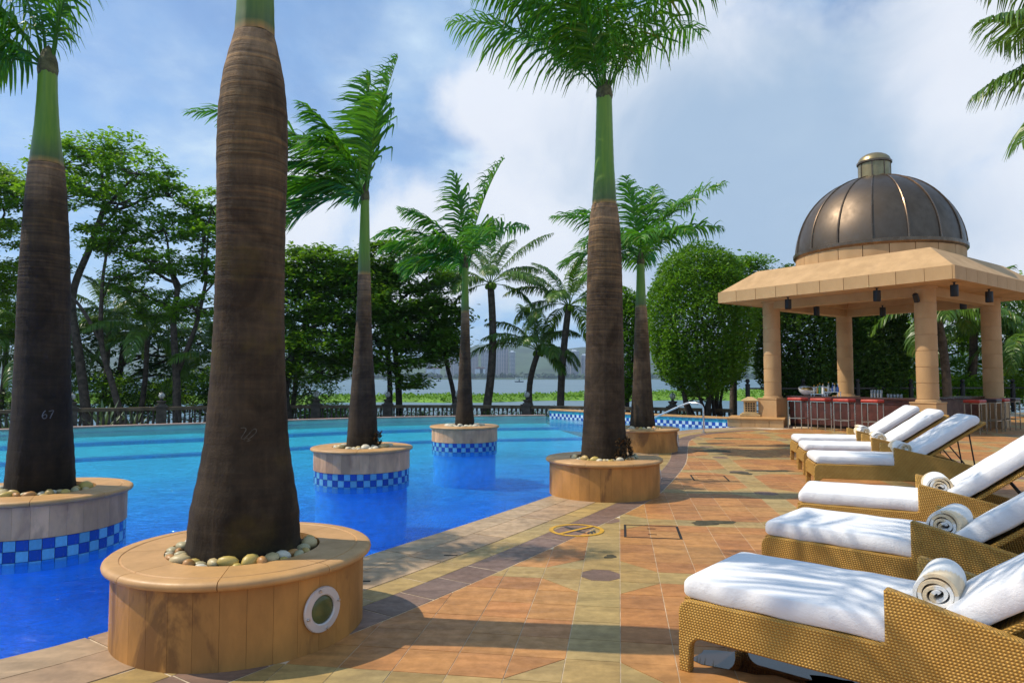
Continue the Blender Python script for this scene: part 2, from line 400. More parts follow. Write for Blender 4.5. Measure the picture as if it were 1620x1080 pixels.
class MB:
    def __init__(s): s.v = []; s.f = []; s.c = []
    def add(s, vs, fs, col=None):
        n = len(s.v); s.v += [tuple(p) for p in vs]; s.f += [tuple(i + n for i in f) for f in fs]
        s.c += [col] * len(fs); return s
    def box(s, x0, x1, y0, y1, z0, z1, col=None):
        vs = [(x, y, z) for z in (z0, z1) for y in (y0, y1) for x in (x0, x1)]
        return s.add(vs, [(0, 2, 3, 1), (4, 5, 7, 6), (0, 1, 5, 4), (2, 6, 7, 3), (0, 4, 6, 2), (1, 3, 7, 5)], col)
    def prism(s, poly, z0, z1, col=None):
        n = len(poly); vs = [(p[0], p[1], z0) for p in poly] + [(p[0], p[1], z1) for p in poly]
        fs = [tuple(range(n - 1, -1, -1)), tuple(range(n, 2 * n))] + [(i, (i + 1) % n, n + (i + 1) % n, n + i) for i in range(n)]
        return s.add(vs, fs, col)
    def prism_y(s, poly, y0, y1, col=None):
        n = len(poly); vs = [(p[0], y0, p[1]) for p in poly] + [(p[0], y1, p[1]) for p in poly]
        fs = [tuple(range(n)), tuple(range(2 * n - 1, n - 1, -1))] + [(i, n + i, n + (i + 1) % n, (i + 1) % n) for i in range(n)]
        return s.add(vs, fs, col)
    def prism_x(s, poly, x0, x1, col=None):
        n = len(poly); vs = [(x0, p[0], p[1]) for p in poly] + [(x1, p[0], p[1]) for p in poly]
        fs = [tuple(range(n - 1, -1, -1)), tuple(range(n, 2 * n))] + [(i, (i + 1) % n, n + (i + 1) % n, n + i) for i in range(n)]
        return s.add(vs, fs, col)
    def lathe(s, prof, n=24, a0=0.0, a1=2 * math.pi, cx=0, cy=0, closed_prof=False, jitter=None, cols=None):
        full = abs(a1 - a0 - 2 * math.pi) < 1e-6
        m = n if full else n + 1; k = len(prof); vs = []
        for i in range(m):
            a = a0 + (a1 - a0) * i / n
            for j, (r, z) in enumerate(prof):
                q = 1 + (jitter(a, z) if jitter else 0)
                vs.append((cx + r * q * math.cos(a), cy + r * q * math.sin(a), z))
        kk = k if closed_prof else k - 1
        for i in range(n):
            i2 = (i + 1) % m
            for j in range(kk):
                j2 = (j + 1) % k
                s_ = (i * k + j, i2 * k + j, i2 * k + j2, i * k + j2)
                s.add([], []); s.f.append(tuple(x + len(s.v) for x in s_)); s.c.append(cols[j] if cols else None)
        if not full and closed_prof:
            s.f.append(tuple(len(s.v) + j for j in range(k))); s.f.append(tuple(len(s.v) + (m - 1) * k + j for j in range(k - 1, -1, -1))); s.c += [None, None]
        s.v += vs
        return s
    def tube(s, path, r, n=8, cap=True):
        path = [Vector(p) for p in path]; k = len(path); rs = [r] * k if not hasattr(r, '__len__') else r
        b = len(s.v); prev = None
        for i, p in enumerate(path):
            t = (path[min(i + 1, k - 1)] - path[max(i - 1, 0)]).normalized()
            if prev is None:
                u = t.orthogonal().normalized()
            else:
                u = prev - t * prev.dot(t); u = u.normalized() if u.length > 1e-6 else t.orthogonal().normalized()
            prev = u; w = t.cross(u)
            for j in range(n):
                a = 2 * math.pi * j / n; s.v.append(tuple(p + (u * math.cos(a) + w * math.sin(a)) * rs[i]))
        for i in range(k - 1):
            for j in range(n):
                s.f.append((b + i * n + j, b + i * n + (j + 1) % n, b + (i + 1) * n + (j + 1) % n, b + (i + 1) * n + j)); s.c.append(None)
        if cap:
            s.f.append(tuple(b + j for j in range(n - 1, -1, -1))); s.f.append(tuple(b + (k - 1) * n + j for j in range(n))); s.c += [None, None]
        return s
    def mesh(s, name, mat, smooth=None):
        me = bpy.data.meshes.new(name); me.from_pydata(s.v, [], s.f)
        mats = mat if isinstance(mat, (list, tuple)) else [mat]
        for m_ in mats: me.materials.append(MATS[m_])
        if any(c is not None for c in s.c):
            ca = me.color_attributes.new('Col', 'FLOAT_COLOR', 'CORNER')
            arr = np.ones((len(me.loops), 4), np.float32); k = 0
            for f, c in zip(s.f, s.c):
                if c is not None: arr[k:k + len(f), :len(c)] = c
                k += len(f)
            ca.data.foreach_set('color', arr.ravel())
        if smooth is not None:
            me.shade_smooth()
            if smooth < 179: me.set_sharp_from_angle(angle=R(smooth))
        return me
    def build(s, name, mat, parent=None, smooth=None, loc=(0, 0, 0), rot=(0, 0, 0), bev=0, seg=2):
        o = inst(name, s.mesh(name, mat, smooth), parent, loc, rot)
        if bev:
            b = o.modifiers.new('edge', 'BEVEL'); b.width = bev; b.segments = seg; b.limit_method = 'ANGLE'; b.angle_limit = R(40)
        return o

def np_mesh(name, V, F, mat, smooth=False, col=None):
    """V (n,3), F (m,k) arrays -> mesh"""
    me = bpy.data.meshes.new(name); V = np.asarray(V, np.float32); F = np.asarray(F, np.int32); m, k = F.shape
    me.vertices.add(len(V)); me.vertices.foreach_set('co', V.ravel())
    me.loops.add(m * k); me.loops.foreach_set('vertex_index', F.ravel())
    me.polygons.add(m); me.polygons.foreach_set('loop_start', np.arange(0, m * k, k, dtype=np.int32))
    try: me.polygons.foreach_set('loop_total', np.full(m, k, np.int32))
    except Exception: pass
    me.update(calc_edges=True); me.validate()
    for mm in (mat if isinstance(mat, (list, tuple)) else [mat]): me.materials.append(MATS[mm])
    if smooth: me.shade_smooth()
    return me

def catmull(pts, step=.05):
    P = [np.array(p, float) for p in pts]; P = [2 * P[0] - P[1]] + P + [2 * P[-1] - P[-2]]; o = []
    for i in range(1, len(P) - 2):
        n = max(2, int(np.linalg.norm(P[i + 1] - P[i]) / step))
        for t in np.linspace(0, 1, n, endpoint=False):
            a, b, c, d = P[i - 1:i + 3]
            o.append(.5 * (2 * b + (c - a) * t + (2 * a - 5 * b + 4 * c - d) * t * t + (3 * b - a - 3 * c + d) * t ** 3))
    o.append(P[-2]); return np.array(o)

def clip(poly, q, n):
    """keep the part of a convex polygon where (p-q).n >= 0"""
    o = []; k = len(poly)
    for i in range(k):
        a, b = poly[i], poly[(i + 1) % k]
        da = (a[0] - q[0]) * n[0] + (a[1] - q[1]) * n[1]; db = (b[0] - q[0]) * n[0] + (b[1] - q[1]) * n[1]
        if da >= 0: o.append(a)
        if da * db < 0:
            t = da / (da - db); o.append((a[0] + (b[0] - a[0]) * t, a[1] + (b[1] - a[1]) * t))
    return o
def area(p): return .5 * abs(sum(p[i][0] * p[(i + 1) % len(p)][1] - p[(i + 1) % len(p)][0] * p[i][1] for i in range(len(p))))
def shrink(poly, d):
    c = np.mean(np.array(poly), 0); o = poly
    for i in range(len(poly)):
        a, b = np.array(poly[i]), np.array(poly[(i + 1) % len(poly)]); e = b - a; L = np.hypot(*e)
        if L < 1e-6: continue
        n = np.array((-e[1], e[0])) / L
        if np.dot(c - a, n) < 0: n = -n
        o = clip(o, a + n * d, n)
        if len(o) < 3: return []
    return o

# ------------------------------------------------------------------ pool edge, deck
EDGE = catmull([(-9.0, -2.6), (-6.0, .25), (-4.2, 1.95), (-2.62, 3.59), (-2.31, 3.96), (-1.19, 5.61), (.45, 8.39), (1.05, 9.75), (1.85, 12.0), (2.45, 14.2),
                (3.05, 16.3), (3.75, 17.8), (4.7, 18.9), (5.6, 19.6), (6.75, 20.25)])
seg = np.diff(EDGE, axis=0); SL = np.r_[0, np.cumsum(np.hypot(seg[:, 0], seg[:, 1]))]
TAN = np.gradient(EDGE, axis=0); TAN /= np.linalg.norm(TAN, axis=1)[:, None]
NOR = np.stack([TAN[:, 1], -TAN[:, 0]], 1)             # points to the deck side
def at_edge(s, off):
    i = np.searchsorted(SL, s).clip(1, len(SL) - 1); t = (s - SL[i - 1]) / (SL[i] - SL[i - 1])
    p = EDGE[i - 1] * (1 - t) + EDGE[i] * t; n = NOR[i - 1] * (1 - t) + NOR[i] * t; return p + n * off
rng = np.random.default_rng(7)
deck_poly = [tuple(p + n * .012) for p, n in zip(EDGE[::4], NOR[::4])] + [(6.9, 20.4), (9.2, 27.2), (30, 30), (36, 12), (30, -8), (-6, -8)]
mb = MB(); mb.prism(deck_poly[::-1], -1.6, -.0004)
deck = tag(mb.build('deck', 'grout'), kind='structure')
SUNK = -.30
def vary(c, k=.14):
    f = 1 + rng.uniform(-k, k); h = rng.uniform(-.04, .04)
    return (max(0, c[0] * f * (1 + h)), c[1] * f, c[2] * f * (1 - h), 1)
PEACH = [(.42, .188, .058), (.405, .178, .056), (.44, .205, .064), (.42, .200, .062), (.385, .165, .054)]
PALE = [(.375, .255, .098), (.36, .250, .100), (.39, .265, .098), (.36, .235, .084)]
MAUVE = [(.195, .120, .090), (.175, .112, .086), (.21, .130, .094)]
COPE = [(.41, .285, .170), (.38, .27, .165), (.43, .30, .178), (.37, .245, .145)]
tiles = []          # (name, polygon, colour)
def band(o0, o1, length, cols, name, stag=0.0, gap=.006):
    s = .2 + stag; L = SL[-1]
    while s < L - .1:
        l = length * rng.uniform(.85, 1.15); e = min(s + l, L)
        ss = np.linspace(s + gap, e - gap, 5)
        poly = [tuple(at_edge(x, o0 + gap * .5)) for x in ss] + [tuple(at_edge(x, o1 - gap * .5)) for x in ss[::-1]]
        tiles.append((name, poly, vary(cols[rng.integers(len(cols))], .10))); s = e
band(-.02, .27, .78, COPE, 'coping_slab', 0, .007); band(.27, .62, .9, COPE, 'coping_slab', .4, .007)
band(.62, .85, .45, PALE, 'band_tile', .1); band(.85, 1.14, .40, MAUVE, 'band_tile', .2)
T = .28; E1 = np.array((math.sin(R(8.9)), math.cos(R(8.9)))); E2 = np.array((math.cos(R(8.9)), -math.sin(R(8.9))))
A0, B0 = 5.15, -.145
def wpt(b, a): p = E2 * b + E1 * a; return (float(p[0]), float(p[1]))
tips = EDGE + NOR * 1.145
for i in range(-14, 75):
    for j in range(-42, 90):
        b, a = B0 + i * T, A0 + j * T; c = wpt(b, a)
        if c[1] < -1.2 or c[1] > 26 or c[0] > 21 or c[0] < -6: continue
        if abs(math.atan2(c[0], max(c[1], .1))) > R(68) and c[1] > 1: continue
        d2 = ((EDGE - np.array(c)) ** 2).sum(1); k = int(d2.argmin()); q = EDGE[k] + NOR[k] * 1.145; n = NOR[k]
        sd = float(np.dot(np.array(c) - q, n))
        if sd < -.25: continue
        h = T / 2; sq = [(b - h, a - h), (b + h, a - h), (b + h, a + h), (b - h, a + h)]
        mi, mj = i % 7, j % 7; out_ = []
        if mi == 0 and mj == 0:
            o_ = sq
            for sx in (-1, 1):
                for sy in (-1, 1):
                    qn = (-sx * .7071, -sy * .7071); qp = (b + sx * h * .71, a + sy * h * .71); o_ = clip(o_, qp, qn)
                    tri = clip(sq, qp, (-qn[0], -qn[1])); out_.append((tri, PALE))
            out_.append((o_, MAUVE))
        elif mi == 0 or mj == 0:
            out_.append((sq, PALE))
        elif mi in (1, 6) and mj in (1, 6):
            sx = -1 if mi == 1 else 1; sy = -1 if mj == 1 else 1; nn = (-sx * .7071, -sy * .7071)
            out_ += [(clip(sq, (b, a), nn), PEACH), (clip(sq, (b, a), (-nn[0], -nn[1])), PALE)]
        else:
            # paired stones: some joints are left out, so stones come in two lengths
            if mj in (2, 4) and (i * 7 + j * 3) % 3 == 0 and mi not in (1, 6):
                out_.append(([(b - h, a - h), (b + h, a - h), (b + h, a + h + T), (b - h, a + h + T)], PEACH))
            elif mj in (3, 5) and (i * 7 + (j - 1) * 3) % 3 == 0 and mi not in (1, 6):
                continue
            else: out_.append((sq, PEACH))
        for poly, cols in out_:
            if len(poly) < 3: continue
            wp = [wpt(x, y) for x, y in poly]
            if sd < .6: wp = clip(wp, q, n)
            if len(wp) < 3: continue
            wp = shrink(wp, .0024)
            if len(wp) < 3 or area(wp) < .0015: continue
            tiles.append(('paving_stone', wp, vary(cols[rng.integers(len(cols))], .09)))
def ccw(p):
    a = sum(p[i][0] * p[(i + 1) % len(p)][1] - p[(i + 1) % len(p)][0] * p[i][1] for i in range(len(p)))
    return p if a > 0 else p[::-1]
def shown(t):
    c = np.mean(np.array(t[1]), 0)
    if c[1] < 3.2 or abs(c[0] / c[1]) > .8: return -1.0
    return area(t[1]) / (c[1] ** 3)
order = sorted(range(len(tiles)), key=lambda k: -shown(tiles[k]))
count = {}; rest = MB()
for k in order:
    nm, poly, col = tiles[k]; poly = ccw(poly); c = np.mean(np.array(poly), 0)
    lift = rng.uniform(.0012, .0028) + (.003 if nm == 'coping_slab' else 0)
    if shown(tiles[k]) > 0 and count.get(nm, 0) < 295:
        count[nm] = count.get(nm, 0) + 1
        m_ = MB(); m_.prism([(p[0] - c[0], p[1] - c[1]) for p in poly], -.012, lift, col); m_.build(nm, 'deck_stone', deck, loc=(c[0], c[1], 0))
    else:
        rest.prism(poly, -.012, lift, col)
tag(rest.build('paving', 'deck_stone', deck), kind='stuff')

# ------------------------------------------------------------------ pool basin and water
FAR = catmull([(-34, 2.0), (-24, 12.4), (-14.76, 19.8), (-9.87, 22.8), (-7.1, 24.7), (-3.66, 26.3), (1.35, 27.4)], .4)
WZ = -.06
NEARS = EDGE[::6]
pool_poly = [tuple(p) for p in FAR] + [(1.5, 26.2), (4.05, 23.0), (6.8, 20.2)] + [tuple(p + n * .02) for p, n in zip(NEARS[::-1], NOR[::6][::-1])] + [(-14, -8), (-34, -8)]
mb = MB(); n_ = len(pool_poly)
mb.add([(p[0], p[1], WZ) for p in pool_poly], [tuple(range(n_))])
me = mb.mesh('pool_water', 'pool_water')
wo = inst('pool_water', me); tag(wo, kind='structure')
if me.polygons[0].normal.z < 0: me.flip_normals()
# basin floor: shallow ledges along the far rim, falling to the deep end by the deck
def lerp(a, b, t): return tuple(a[i] + (b[i] - a[i]) * t for i in range(3))
FT = np.gradient(FAR, axis=0); FT /= np.linalg.norm(FT, axis=1)[:, None]; FN = np.stack([FT[:, 1], -FT[:, 0]], 1)
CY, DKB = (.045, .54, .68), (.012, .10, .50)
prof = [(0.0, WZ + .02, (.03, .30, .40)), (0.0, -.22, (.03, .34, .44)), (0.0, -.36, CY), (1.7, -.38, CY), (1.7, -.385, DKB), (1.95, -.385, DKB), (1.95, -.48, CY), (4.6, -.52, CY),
        (4.6, -.525, DKB), (4.9, -.525, DKB), (4.9, -.60, CY), (8.0, -.66, (.035, .48, .72)), (11.5, -.74, (.025, .36, .76)), (14.0, -.84, (.010, .22, .80)), (18, -.95, (.006, .165, .78)), (40, -1.05, (.006, .155, .76))]  # tile colours carry the depth tint of the water
V = []; F = []; CC = []
K = len(prof)
for p, n in zip(FAR, FN):
    for o_, z, c in prof: V.append((p[0] + n[0] * o_, p[1] + n[1] * o_, z))
mb = MB(); mb.v = V
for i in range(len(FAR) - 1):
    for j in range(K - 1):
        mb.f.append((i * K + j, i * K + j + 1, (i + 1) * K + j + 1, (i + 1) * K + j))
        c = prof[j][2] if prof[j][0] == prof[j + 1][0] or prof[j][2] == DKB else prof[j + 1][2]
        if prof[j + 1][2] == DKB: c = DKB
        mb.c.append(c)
# bluer vertex colour down the slope stands in for water absorbing light
fl = mb.mesh('pool_floor', 'pool_mosaic_depth_tint')
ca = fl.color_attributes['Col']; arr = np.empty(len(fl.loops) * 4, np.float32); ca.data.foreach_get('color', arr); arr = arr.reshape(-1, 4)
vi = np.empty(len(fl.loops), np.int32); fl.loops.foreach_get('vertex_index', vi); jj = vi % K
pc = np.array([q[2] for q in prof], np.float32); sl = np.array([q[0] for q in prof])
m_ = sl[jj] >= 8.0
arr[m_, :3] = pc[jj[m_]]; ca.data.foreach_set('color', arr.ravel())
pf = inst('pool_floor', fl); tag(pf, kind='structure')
# near wall of the basin is the deck's own side; line it with blue mosaic
mb = MB(); pts = [tuple(p + n * .004) for p, n in zip(EDGE[::5], NOR[::5])]
for a, b in zip(pts[:-1], pts[1:]):
    mb.add([(a[0], a[1], -1.59), (b[0], b[1], -1.59), (b[0], b[1], -.022), (a[0], a[1], -.022)], [(0, 1, 2, 3)])
tag(mb.build('pool_lining', 'pool_wall'), kind='structure')
# thin rim along the vanishing edge
mb = MB()
o_pts = [tuple(p - n * .32) for p, n in zip(FAR, FN)]; i_pts = [tuple(p + n * .01) for p, n in zip(FAR, FN)]
for k in range(len(FAR) - 1):
    a, b, c, d = i_pts[k], i_pts[k + 1], o_pts[k + 1], o_pts[k]
    z0, z1 = -1.2, WZ + .03
    vs = [(q[0], q[1], z) for z in (z0, z1) for q in (a, b, c, d)]
    mb.add(vs, [(4, 5, 6, 7), (0, 1, 5, 4), (2, 3, 7, 6)])
simple('rim_stone', (.40, .25, .20), .6, var=.2, scale=2, worldvar=True)
tag(mb.build('pool_rim', 'rim_stone'), kind='structure')

# ------------------------------------------------------------------ garden, lake, far shore
mb = MB()
inner = [tuple(p - n * .30) for p, n in zip(FAR, FN)] + [(2.0, 27.2), (4.4, 23.45), (6.9, 20.9), (9.0, 27.3), (14, 27.9), (22, 29.0), (30, 30.2), (80, 34)]
no = len(inner); inner = [(-34, -60), (-34.2, -20)] + inner; no = len(inner)
xo = [-150, -120] + list(np.interp(np.linspace(0, 1, no - 2), [0, .45, .8, 1], [-80, -14, 6, 120]))
rows = [(0, -.87), (.25, -.87), (.5, -.88), (.72, -1.0), (.85, -1.6), (1.0, -2.7), (1.15, -3.6), (1.4, -4.5)]
vs = []
for t, z in rows:
    for k, (p, x) in enumerate(zip(inner, xo)):
        q = (x, 41 + 1.5 * math.sin(x * .2) if k > 1 else 60); vs.append((p[0] + (q[0] - p[0]) * t, p[1] + (q[1] - p[1]) * t, z))
mb.add(vs, [(r_ * no + i, (r_ + 1) * no + i, (r_ + 1) * no + i + 1, r_ * no + i + 1) for r_ in range(len(rows) - 1) for i in range(no - 1)])
me = mb.mesh('garden_ground', 'earth', 180); me.flip_normals()
tag(inst('garden_ground', me), kind='structure')
mb = MB(); mb.add([(-4000, 38, -3), (4000, 38, -3), (4000, 5500, -3), (-4000, 5500, -3)], [(0, 1, 2, 3)])
tag(mb.build('lake', 'lake_water'), kind='structure')
# floating weed belt
def weed(y0f, y1f, x0, x1, n, seed, h=.5):
    r = np.random.default_rng(seed); x = r.uniform(x0, x1, n); t = r.uniform(0, 1, n)
    y = np.array([y0f(a) for a in x]) * (1 - t) + np.array([y1f(a) for a in x]) * t
    s = r.uniform(.35, .9, n); az = r.uniform(0, 2 * math.pi, n); el = r.uniform(.1, 1.0, n)
    B = np.stack([x, y, np.full(n, -3.0) + r.uniform(0, h, n)], 1)
    t_ = np.stack([np.cos(az) * np.cos(el), np.sin(az) * np.cos(el), np.sin(el)], 1); s_ = np.stack([-np.sin(az), np.cos(az), 0 * az], 1)
    V = np.stack([B, B + t_ * s[:, None] * .5 + s_ * s[:, None] * .4, B + t_ * s[:, None], B + t_ * s[:, None] * .5 - s_ * s[:, None] * .4], 1).reshape(-1, 3)
    return V, np.arange(4 * n).reshape(n, 4)
simple('weed_mat', (.12, .25, .008), .9, var=.3, scale=.25, worldvar=True)
nearf = lambda x: 128 + max(0, x) * .10 + 5 * math.sin(x * .07) + 3 * math.sin(x * .21) - (14 if x < -35 else 0)
farf = lambda x: 158 + max(0, x) * 1.05 + 6 * math.sin(x * .05 + 1) + 2 * math.sin(x * .3)
mb = MB(); xs = np.linspace(-140, 260, 120)
vs = [(x, nearf(x), -3.05) for x in xs] + [(x, nearf(x) + 2, -2.55) for x in xs] + [(x, farf(x) - 2, -2.5) for x in xs] + [(x, farf(x), -3.05) for x in xs]
n_ = len(xs); mb.add(vs, [(k * n_ + i, k * n_ + i + 1, (k + 1) * n_ + i + 1, (k + 1) * n_ + i) for k in range(3) for i in range(n_ - 1)])
tag(mb.build('floating_weed', 'weed_mat', smooth=180), 'bright green belt of floating weed across the lake', 'water plants', kind='stuff')
V, F = weed(nearf, farf, -140, 220, 26000, 3, .7)
o = inst('water_weed', np_mesh('water_weed', V, F, 'leaf_lake')); tag(o, 'leafy tufts of floating weed on the green belt in the lake', 'water plants', kind='stuff')
# far shore
mb = MB(); xs = np.linspace(-2600, 2600, 105); ys = [1800, 1815, 1900, 2150, 2500, 2900, 3400]
def hill(x, k):
    base = [-4, .5, 4, 30, 88, 112, 60][k]
    return base * (1 + .28 * math.sin(x * .0031 + k * .15) + .15 * math.sin(x * .0082 + 1 + k * .3) + .05 * math.sin(x * .03 + k)) if k > 1 else base
vs = [(x, y, hill(x, k)) for k, y in enumerate(ys) for x in xs]; n_ = len(xs)
mb.add(vs, [(r * n_ + i, r * n_ + i + 1, (r + 1) * n_ + i + 1, (r + 1) * n_ + i) for r in range(len(ys) - 1) for i in range(n_ - 1)])
tag(mb.build('hills', 'hill_green', smooth=180), kind='structure')
r = np.random.default_rng(11)
# woods on the far shore: leaf-clump crowns
n = 9000; cx = r.uniform(-1500, 1600, 520); cyy = r.uniform(1818, 1850, 520); cr = r.uniform(6, 13, 520)
k = r.integers(0, 520, n); d = r.normal(size=(n, 3)); d /= np.linalg.norm(d, axis=1)[:, None]; d[:, 2] = abs(d[:, 2])
B = np.stack([cx[k], cyy[k], np.full(n, 2.0)], 1) + d * (cr[k] * r.uniform(.75, 1.05, n))[:, None] * np.array([1, 1, 1.15])
a = np.cross(d, r.normal(size=(n, 3))); a /= np.linalg.norm(a, axis=1)[:, None]; b = np.cross(d, a); s = r.uniform(2, 3.6, n)[:, None]
V = np.stack([B - a * s - b * s, B + a * s - b * s, B + a * s + b * s, B - a * s + b * s], 1).reshape(-1, 3)
o = inst('far_woods', np_mesh('far_woods', V, np.arange(4 * n).reshape(n, 4), 'far_forest')); tag(o, 'dark band of woods along the far shore of the lake', 'woods', kind='stuff')
far_towers = [(-345, 20, 26, 46, 'broad'), (-318, 14, 16, 58, 'narrow'), (-232, 16, 18, 36, 'low'), (-178, 16, 18, 74, 'slim'), (-158, 18, 18, 80, 'pale'), (-124, 13, 16, 88, 'tall thin'), (-106, 20, 18, 66, 'blocky'),
              (-66, 40, 22, 78, 'wide striped'), (-27, 34, 22, 82, 'wide tall'), (0, 15, 16, 70, 'square'), (150, 22, 20, 66, 'pale cream'), (176, 24, 20, 74, 'pinkish'), (205, 22, 20, 62, 'stout'), (330, 22, 20, 60, 'lone')]
where = ['seen through the dark almond trees', 'beside the broad tower behind the almond trees', 'near the red roofed houses on the far shore', 'left of a pale twin tower', 'right of a slim twin tower', 'behind a royal palm trunk',
         'beside the tall thin tower', 'with horizontal balcony stripes', 'next to the striped tower', 'next to the wide tall tower', 'behind the low coconut palm', 'beside the pale cream tower', 'right of the pinkish tower', 'beyond the clipped trees']
for (x, w, dpt, h, adj), wh in zip(far_towers, where):
    t = empty('apartment_tower', (x, 1880 + (x * 7) % 40, 2), ((x * 13) % 20 - 10) * .01, '%s hazy apartment tower across the lake %s' % (adj, wh), 'tower', 'apartment towers across the lake')
    m_ = MB(); m_.box(-w / 2, w / 2, 0, dpt, 0, h); m_.box(-w * .22, w * .22, -2.2, 0, 0, h * .985); m_.build('wall', 'tower_facade', t)
    m_ = MB(); m_.box(-w * .3, w * .2, dpt * .3, dpt * .7, h, h + 5); m_.box(-w / 2 - .5, w / 2 + .5, -.5, dpt + .5, h - .4, h + 1); m_.build('roof', 'boat_white', t)
for x, w in ((-222, 22), (-205, 16), (-90, 22), (-80, 14)):
    t = empty('house', (x, 1862, 14), 0, 'small red roofed house among woods on the far shore', 'house', 'red roofed houses across the lake')
    m_ = MB(); m_.box(-w / 2, w / 2, 0, 12, -14, 12); m_.build('wall', 'boat_white', t)
    m_ = MB(); m_.prism_y([(-w / 2 - 1, 12), (w / 2 + 1, 12), (0, 18)], -1, 13); m_.build('roof', 'far_roof', t)
# boats
b = empty('pontoon_boat', (7.3, 690, -3), .2, 'white canopied boat far out on the lake', 'boat')
m_ = MB(); m_.prism_y([(-4.2, 0.1), (4.0, .1), (4.6, 1.2), (-4.6, 1.2)], -1.3, 1.3); m_.build('hull', 'boat_dark', b)
m_ = MB(); m_.box(-3.9, 3.9, -1.4, 1.4, 4.0, 4.4); m_.build('canopy', 'boat_white', b)
for x in (-3.6, 3.6):
    m_ = MB(); m_.box(x - .12, x + .12, -1.2, -1.0, 1.2, 4); m_.build('canopy_post', 'boat_white', b)
m_ = MB(); m_.lathe([(0, 1.2), (.7, 1.2), (.6, 2.4), (.3, 3.0), (0, 3.2)], 8); m_.build('cabin', 'boat_dark', b)
b = empty('rowing_boat', (-86, 800, -3), .5, 'tiny dark boat far across the lake', 'boat')
m_ = MB(); m_.prism_y([(-2.2, .1), (2.2, .1), (3, 1), (-3, 1)], -.8, .8); m_.build('hull', 'boat_dark', b)
m_ = MB(); m_.lathe([(0, .9), (.6, .9), (.7, 2.0), (.3, 2.9), (0, 3.0)], 8); m_.build('cabin', 'boat_dark', b)
# ------------------------------------------------------------------ pavilion
PC, PA = (11.023, 20.459), .64
pav = empty('pavilion', (PC[0], PC[1], 0), PA, 'domed poolside bar pavilion of sand coloured stone with bronze dome', 'pavilion')
CH, RH, ZF = 2.183, 3.3, 3.78
drum = MB().lathe([(0, 0), (.236, 0), (.238, .009), (.25, .013), (.25, .397), (.238, .401), (.236, .41), (0, .41)], 28).mesh('drum', 'pavilion_stone', 30)
for i, j in ((-1, -1), (-1, 1), (1, -1), (1, 1)):
    col = MB().lathe([(0, .84), (.285, .84), (.285, .875), (.262, .90), (.24, .90), (.24, ZF - .06), (.29, ZF - .05), (.29, ZF - .004), (0, ZF - .004)], 28).build('column', 'pavilion_stone', pav, 30, (i * CH, j * CH, 0))
    for k in range(7): inst('drum', drum, col, (0, 0, .902 + k * .41 - .004 * 0), (0, 0, k * 1.3))
    m_ = MB(); m_.box(-.31, .31, -.31, .31, 0, .80); m_.build('plinth', 'pavilion_stone', col, bev=.008)
    m_ = MB(); m_.box(-.325, .325, -.325, .325, .80, .842); m_.build('plinth_cap', 'pavilion_stone', col, bev=.01)
# ring beam
for ax in (0, 1):
    for sg in (-1, 1):
        m_ = MB(); c = sg * CH
        L_ = CH + .17 if ax else CH - .175
        if ax == 0: m_.box(c - .17, c + .17, -L_, L_, ZF - .24, ZF - .002)
        else: m_.box(-L_, L_, c - .17, c + .17, ZF - .24, ZF - .002)
        m_.build('beam', 'soffit', pav)
# roof slab: soffit, sloping top and individual fascia panels
m_ = MB(); a, b_ = RH - .05, 2.46
ring = lambda s, z: [(-s, -s, z), (s, -s, z), (s, s, z), (-s, s, z)]
vs = ring(a, ZF) + ring(a, ZF + .325) + ring(b_, ZF + .95) + ring(1.9, ZF) + ring(1.9, ZF + .5)
q = lambda A, B: [(A + i, A + (i + 1) % 4, B + (i + 1) % 4, B + i) for i in range(4)]
m_.add(vs, q(0, 4) + q(4, 8) + [(8, 9, 10, 11)] + [(A[3], A[2], A[1], A[0]) for A in q(0, 12)] + [(A[3], A[2], A[1], A[0]) for A in q(12, 16)] + [(19, 18, 17, 16)])
m_.build('roof', 'roof_render', pav)
npan = 10; w = 2 * RH / npan
fp = MB().box(-w / 2 + .007, w / 2 - .007, -.055, 0, 0, .325).mesh('fascia_panel', 'pavilion_stone')
fp2 = MB().box(-w / 2 + .003, w / 2 - .06, -.055, 0, 0, .325).mesh('fascia_panel', 'pavilion_stone')
for sd in range(4):
    for k in range(npan):
        x = -RH + w * (k + .5); an = sd * math.pi / 2; y = -RH + .055
        inst('fascia_panel', fp2 if k == npan - 1 else fp, pav, (x * math.cos(an) - y * math.sin(an), x * math.sin(an) + y * math.cos(an), ZF - .012), (0, 0, an))
# drum under the dome, in curved stone blocks
dr = 2.27; nb = 22
blk = MB().lathe([(dr - .2, 4.60), (dr, 4.60), (dr, 5.14), (dr - .2, 5.14)], 4, .004, 2 * math.pi / nb - .004, closed_prof=True).mesh('drum_block', 'pavilion_stone', 30)
for k in range(nb): inst('drum_block', blk, pav, (0, 0, 0), (0, 0, k * 2 * math.pi / nb))
MB().lathe([(dr - .15, 5.0), (dr + .05, 5.12), (dr + .07, 5.15), (dr + .07, 5.24), (dr, 5.26)], 48).build('dome_ring', 'dome_rib', pav, 30)
DR, DZ, NP = 2.28, 5.2, 16
da = 2 * math.pi / NP
pr = [(DR * math.cos(t), DZ + 2.32 * math.sin(t)) for t in np.linspace(0, R(80), 15)]
pan = MB().lathe(pr, 5, .012, da - .012).mesh('dome_panel', 'dome_metal', 60)
rib = MB()
tt = np.linspace(0, R(80), 17)
rib.tube([((DR + .012) * math.cos(t), 0, DZ + (2.32 + .012) * math.sin(t)) for t in tt], [.028 - .012 * k / 16 for k in range(17)], 6)
ribm = rib.mesh('dome_rib', 'dome_rib', 50)
MB().lathe([(r_ - .03, z_ - .01) for r_, z_ in pr], 48).build('dome_shell', 'black_metal', pav, 180)
